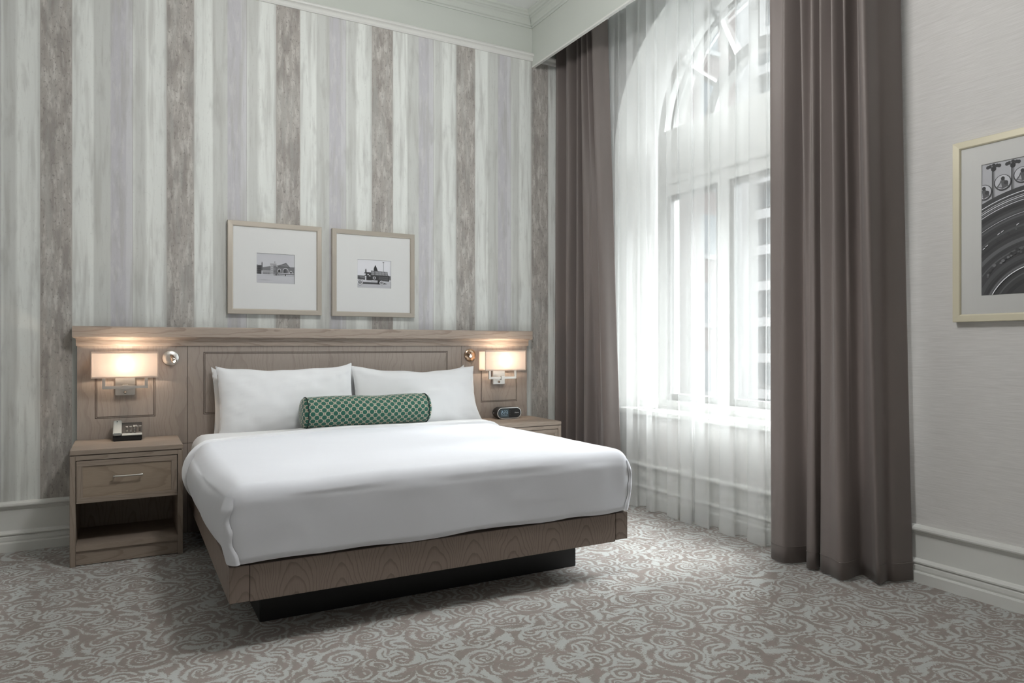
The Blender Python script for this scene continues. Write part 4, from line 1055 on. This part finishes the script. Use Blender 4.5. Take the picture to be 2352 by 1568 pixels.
# 2: early lorry loaded with crates
P2 = [(rect(0, 1, 0, 1), 0.82), (rect(0, 1, 0.6, 1), 0.84), (rect(0, 1, 0, 0.25), 0.72), (rect(0, 1, 0.0, 0.08), 0.70), (rect(0, 0.22, 0.33, 0.43), 0.42), (rect(0.9, 1.0, 0.30, 0.45), 0.5),
      ([(0.05, 0.13), (0.70, 0.13), (0.90, 0.155), (0.82, 0.19), (0.1, 0.20)], 0.30), (rect(0.775, 0.79, 0.58, 0.93), 0.58), (rect(0.75, 0.80, 0.92, 0.95), 0.55),
      ([(0.49, 0.60), (0.61, 0.60), (0.57, 0.74), (0.53, 0.83), (0.50, 0.75), (0.48, 0.68)], 0.20), ([(0.225, 0.55), (0.27, 0.55), (0.265, 0.63), (0.25, 0.69), (0.23, 0.64)], 0.28),
      ([(0.40, 0.28), (0.95, 0.25), (0.97, 0.45), (0.93, 0.47), (0.40, 0.48)], 0.28), ([(0.40, 0.46), (0.92, 0.45), (0.90, 0.60), (0.62, 0.61), (0.40, 0.62)], 0.42),
      ([(0.0, 0.30), (0.22, 0.28), (0.22, 0.38), (0.08, 0.39), (0, 0.36)], 0.34), ([(0.07, 0.385), (0.22, 0.375), (0.21, 0.36), (0.08, 0.365)], 0.62),
      ([(0.20, 0.51), (0.44, 0.50), (0.44, 0.55), (0.30, 0.56), (0.20, 0.54)], 0.16), (rect(0.21, 0.43, 0.27, 0.45), 0.24), (rect(0.24, 0.43, 0.40, 0.52), 0.28),
      (disc(0.315, 0.475, 0.022, 1.2), 0.80), ([(0.33, 0.42), (0.39, 0.41), (0.37, 0.46)], 0.84), ([(0.22, 0.27), (0.26, 0.27), (0.26, 0.40), (0.225, 0.40)], 0.82), (disc(0.24, 0.40, 0.025, 1.2), 0.86),
      ([(0.17, 0.235), (0.40, 0.225), (0.40, 0.24), (0.17, 0.255)], 0.80), ([(0.17, 0.21), (0.40, 0.2), (0.40, 0.21), (0.17, 0.222)], 0.82), (rect(0.60, 0.68, 0.14, 0.27), 0.16)]
for x0, x1 in ((0.41, 0.50), (0.53, 0.63), (0.64, 0.72), (0.73, 0.81), (0.83, 0.90)):
    P2.append(([(x0, 0.47), (x1, 0.465), (x1, 0.585), (x0, 0.60)], 0.60)); P2.append((rect(x0, x1, 0.51, 0.522), 0.40)); P2.append((rect(x0, x1, 0.555, 0.565), 0.42))
for k in range(4): P2.append(([(0.63, 0.29 + k * 0.036), (0.92, 0.285 + k * 0.036), (0.92, 0.297 + k * 0.036), (0.63, 0.302 + k * 0.036)], 0.55))
P2 += [(disc(0.50, 0.36, 0.045, 1.2), 0.80), (disc(0.50, 0.36, 0.022, 1.2), 0.35), (rect(0.46, 0.54, 0.352, 0.368), 0.3), (rect(0.493, 0.507, 0.31, 0.41), 0.3)]
for cx, cz, r in ((0.07, 0.185, 0.083), (0.715, 0.195, 0.063)):
    P2 += [(disc(cx, cz, r * 1.1, 1.2), 0.22), (disc(cx, cz, r, 1.2), 0.80), (disc(cx, cz, r * 0.68, 1.2), 0.40), (disc(cx, cz, r * 0.5, 1.2), 0.62), (disc(cx, cz, r * 0.2, 1.2), 0.15)]
yb = 5.026
picture('square champagne-framed photograph of an old hall, left of the pair', (0.595, yb, 1.410), 0, 0.617, 0.620, 0.035, 0.034, FRAME, MAT, P1, (0.184, 0.434, 0.213, 0.413), 'pictures above the headboard')
picture('square champagne-framed photograph of a loaded lorry, right of the pair', (1.285, yb, 1.408), 0, 0.618, 0.621, 0.034, 0.034, FRAME, MAT, P2, (0.186, 0.436, 0.211, 0.413), 'pictures above the headboard')
# 3: carved stone archway (large print on the window wall)
P3 = [(rect(0, 1, 0, 1), 0.68)]
ACX, ACZ = 0.44, -0.19
def ring(r0, r1, g, n=48):
    pts = [(ACX + r1 * math.cos(math.pi * k / n), ACZ + r1 * math.sin(math.pi * k / n)) for k in range(n + 1)]
    pts += [(ACX + r0 * math.cos(math.pi * k / n), ACZ + r0 * math.sin(math.pi * k / n)) for k in range(n, -1, -1)]
    out = pts                                             # clip to the print
    for ax, lim, sgn in ((0, 0.0, 1), (0, 1.0, -1), (1, 0.0, 1), (1, 1.0, -1)):
        res = []
        for i in range(len(out)):
            p, q = out[i - 1], out[i]; ip, iq = (p[ax] - lim) * sgn >= 0, (q[ax] - lim) * sgn >= 0
            if ip != iq:
                t = (lim - p[ax]) / (q[ax] - p[ax]); c = [p[0] + (q[0] - p[0]) * t, p[1] + (q[1] - p[1]) * t]; c[ax] = lim; res.append(tuple(c))
            if iq: res.append(q)
        out = res
        if not out: return
    P3.append((out, g))
def arc_t(x): return ACZ + math.sqrt(0.99 ** 2 - (x - ACX) ** 2)
for k in range(7):                                        # colonnettes with leafy capitals
    cx = 0.082 + 0.134 * k; b0 = arc_t(cx) - 0.05
    P3.append((rect(cx - 0.012, cx + 0.012, b0, 0.95), 0.50)); P3.append((rect(cx - 0.012, cx - 0.004, b0, 0.95), 0.32)); P3.append((rect(cx + 0.005, cx + 0.012, b0, 0.95), 0.62))
    for dx in (-0.040, -0.024, 0.0, 0.024, 0.040): P3.append((disc(cx + dx, 0.982 - abs(dx) * 0.25, 0.014, 1.0, 10), 0.27))
    P3.append((disc(cx, 0.955, 0.019, 1.1, 12), 0.24)); P3.append((disc(cx - 0.012, 0.975, 0.007, 1.0, 8), 0.52))
for k in range(8):                                        # round medallions with seated figures
    cx = 0.013 + 0.134 * k; cz = arc_t(cx) + 0.083
    P3 += [(disc(cx, cz, 0.060, 1.0), 0.30), (disc(cx, cz + 0.003, 0.053, 1.0), 0.74),
           ([(cx - 0.043, cz - 0.030), (cx - 0.022, cz - 0.004), (cx - 0.014, cz + 0.018), (cx + 0.014, cz + 0.020), (cx + 0.040, cz - 0.012), (cx + 0.040, cz - 0.032), (cx, cz - 0.048)], 0.40),
           (disc(cx + 0.002, cz + 0.030, 0.014, 1.1, 12), 0.24), (disc(cx + 0.024, cz - 0.004, 0.016, 1.0, 12), 0.30), ([(cx - 0.030, cz - 0.030), (cx - 0.010, cz + 0.0), (cx - 0.004, cz - 0.036)], 0.64)]
ring(0.1, 0.99, 0.30)
for r0, r1, g in ((0.950, 0.956, 0.82), (0.927, 0.931, 0.76), (0.913, 0.919, 0.84), (0.902, 0.905, 0.60), (0.887, 0.892, 0.82), (0.85, 0.875, 0.25), (0.81, 0.83, 0.38), (0.798, 0.8015, 0.74), (0.775, 0.788, 0.40), (0.74, 0.757, 0.27),
                  (0.70, 0.715, 0.37), (0.65, 0.67, 0.26), (0.595, 0.622, 0.44), (0.575, 0.585, 0.27), (0.545, 0.555, 0.42), (0.47, 0.50, 0.36), (0.44, 0.452, 0.26), (0.418, 0.432, 0.46), (0.385, 0.392, 0.27), (0.36, 0.37, 0.42), (0.30, 0.33, 0.25)): ring(r0, r1, g)
rnd = random.Random(4)
for k in range(150):
    a = math.radians(rnd.uniform(8, 172)); r = rnd.choice((0.685, 0.52, 0.535)) + rnd.uniform(-0.012, 0.012); x, z = ACX + r * math.cos(a), ACZ + r * math.sin(a)
    if 0.02 < x < 0.98 and 0.02 < z < 0.98: P3.append((disc(x, z, rnd.uniform(0.006, 0.014), 0.9, 8), rnd.choice((0.24, 0.28, 0.40, 0.46))))
for (x, z) in ((0.01, 0.345), (0.03, 0.365), (0.115, 0.445), (0.14, 0.46), (0.245, 0.50)): P3.append(([(x, z), (x + 0.018, z + 0.012), (x + 0.02, z + 0.018), (x + 0.003, z + 0.008)], 0.84))
ring(0.404, 0.411, 0.84, 60)
picture('large cream-framed photograph of a carved stone archway on the side wall', (3.546, 1.980, 1.312), R(-90), 0.86, 0.862, 0.036, 0.030, FRAME_R, LIGHTMAT, P3, (0.128, 0.735, 0.123, 0.733))

# ================================================================== hanging fitting added to carry the fill light (above the frame)
cf = thing('fill_lamp', 'added fill lamp hanging from the ceiling, out of view', 'ceiling lamp', (PEND[0], PEND[1], HC))
mb = MB(); lathe(mb, [(0.075, 0.0), (0.075, -0.012), (0.06, -0.022), (0.012, -0.03)], (0, 0, 0), 'z', 24); mb.build('fill_lamp_rose', NICKEL, cf, 0, True)
MB().tube([(0, 0, -0.025), (0, 0, PEND[2] + 0.24 - HC)], 0.008, 10).build('fill_lamp_rod', NICKEL, cf, 0, True)
mb = MB(); lathe(mb, [(0.02, 0.27), (0.05, 0.25), (0.055, 0.215), (0.05, 0.205)], (0, 0, PEND[2] - HC), 'z', 24); mb.build('fill_lamp_holder', NICKEL, cf, 0, True)

# ================================================================== outside
CONC = m_paint('pale_concrete', (0.34, 0.34, 0.335), 0.8)
CONC2 = m_paint('grey_concrete', (0.10, 0.10, 0.10), 0.8)
OGL = plain('tinted_facade_glass', (0.15, 0.17, 0.18), 0.15)
def m_brick():
    m, nt, b = mat('pink_brick'); co = objco(nt); x, y, z = sep(nt, co)
    bt = N(nt, 'ShaderNodeTexBrick'); L(nt, comb(nt, M(nt, 'ADD', x, y), z, 0.0), bt.inputs['Vector']); bt.inputs['Scale'].default_value = 3.0
    bt.inputs['Color1'].default_value = (*srgb(118, 105, 101), 1); bt.inputs['Color2'].default_value = (*srgb(110, 98, 95), 1); bt.inputs['Mortar'].default_value = (*srgb(122, 115, 112), 1)
    L(nt, bt.outputs[0], b.inputs['Base Color']); b.inputs['Roughness'].default_value = 0.9; return m
BRICK = m_brick()
g0 = -14.0
struct(mesh('ground', [(4.2, -120, g0), (160, -120, g0), (160, 160, g0), (4.2, 160, g0)], [[0, 1, 2, 3]], CONC2))
tw = thing('apartment_tower', 'pale high-rise tower with balconies seen through the sheers', 'building', (46, 30, g0))
TWH = 54
box('core', 0.9, 14, -22, 19.0, 0, TWH, CONC, tw)
FH = 2.95
for k in range(8):
    y = 12.0 - k * 4.4
    box('column', -0.6, 1.0, y, y + 1.35, 0, TWH, CONC, tw)
for fl in range(17):
    z = fl * FH + 2.0
    box('balcony_slab', -0.2, 1.0, -19.5, 18.5, z, z + 0.75, CONC, tw)
gm = None
for fl in range(17):
    z = fl * FH + 2.0 + 0.75
    for k in range(7):
        for h_ in range(2):
            y = 12.0 - k * 4.4 - 3.0 + h_ * 1.55
            o = MB().box(0.82, 0.9, y, y + 1.3, z + 0.35, z + 2.0).build('window_pane', OGL, tw) if gm is None else None
            if gm is None: gm = (o.data, y, z)
            else:
                o = bpy.data.objects.new('window_pane', gm[0]); C.objects.link(o); o.parent = tw; o.location = (0, y - gm[1], z - gm[2])
br = thing('brick_building', 'pinkish brick building nearer than the tower, seen through the sheers', 'building', (20, 27.8, g0))
box('brick_wall', 0, 9, 0, 22, 0, 43, BRICK, br)
box('cornice', -0.4, 9.2, -0.3, 22.2, 43, 43.8, CONC, br)
wm = None
for fl in range(11):
    for k in range(3):
        y, z = 0.9 + k * 2.8, 2.0 + fl * 3.6
        if wm is None:
            o = MB().box(y, y + 1.2, -0.03, 0.05, z, z + 2.1).build('window_pane', OGL, br); l_ = MB().box(y - 0.15, y + 1.35, -0.12, 0.05, z - 0.25, z).build('window_ledge', CONC, br); wm = (o.data, l_.data, y, z)
        else:
            for nm, d_ in (('window_pane', wm[0]), ('window_ledge', wm[1])):
                o = bpy.data.objects.new(nm, d_); C.objects.link(o); o.parent = br; o.location = (y - wm[2], 0, z - wm[3])
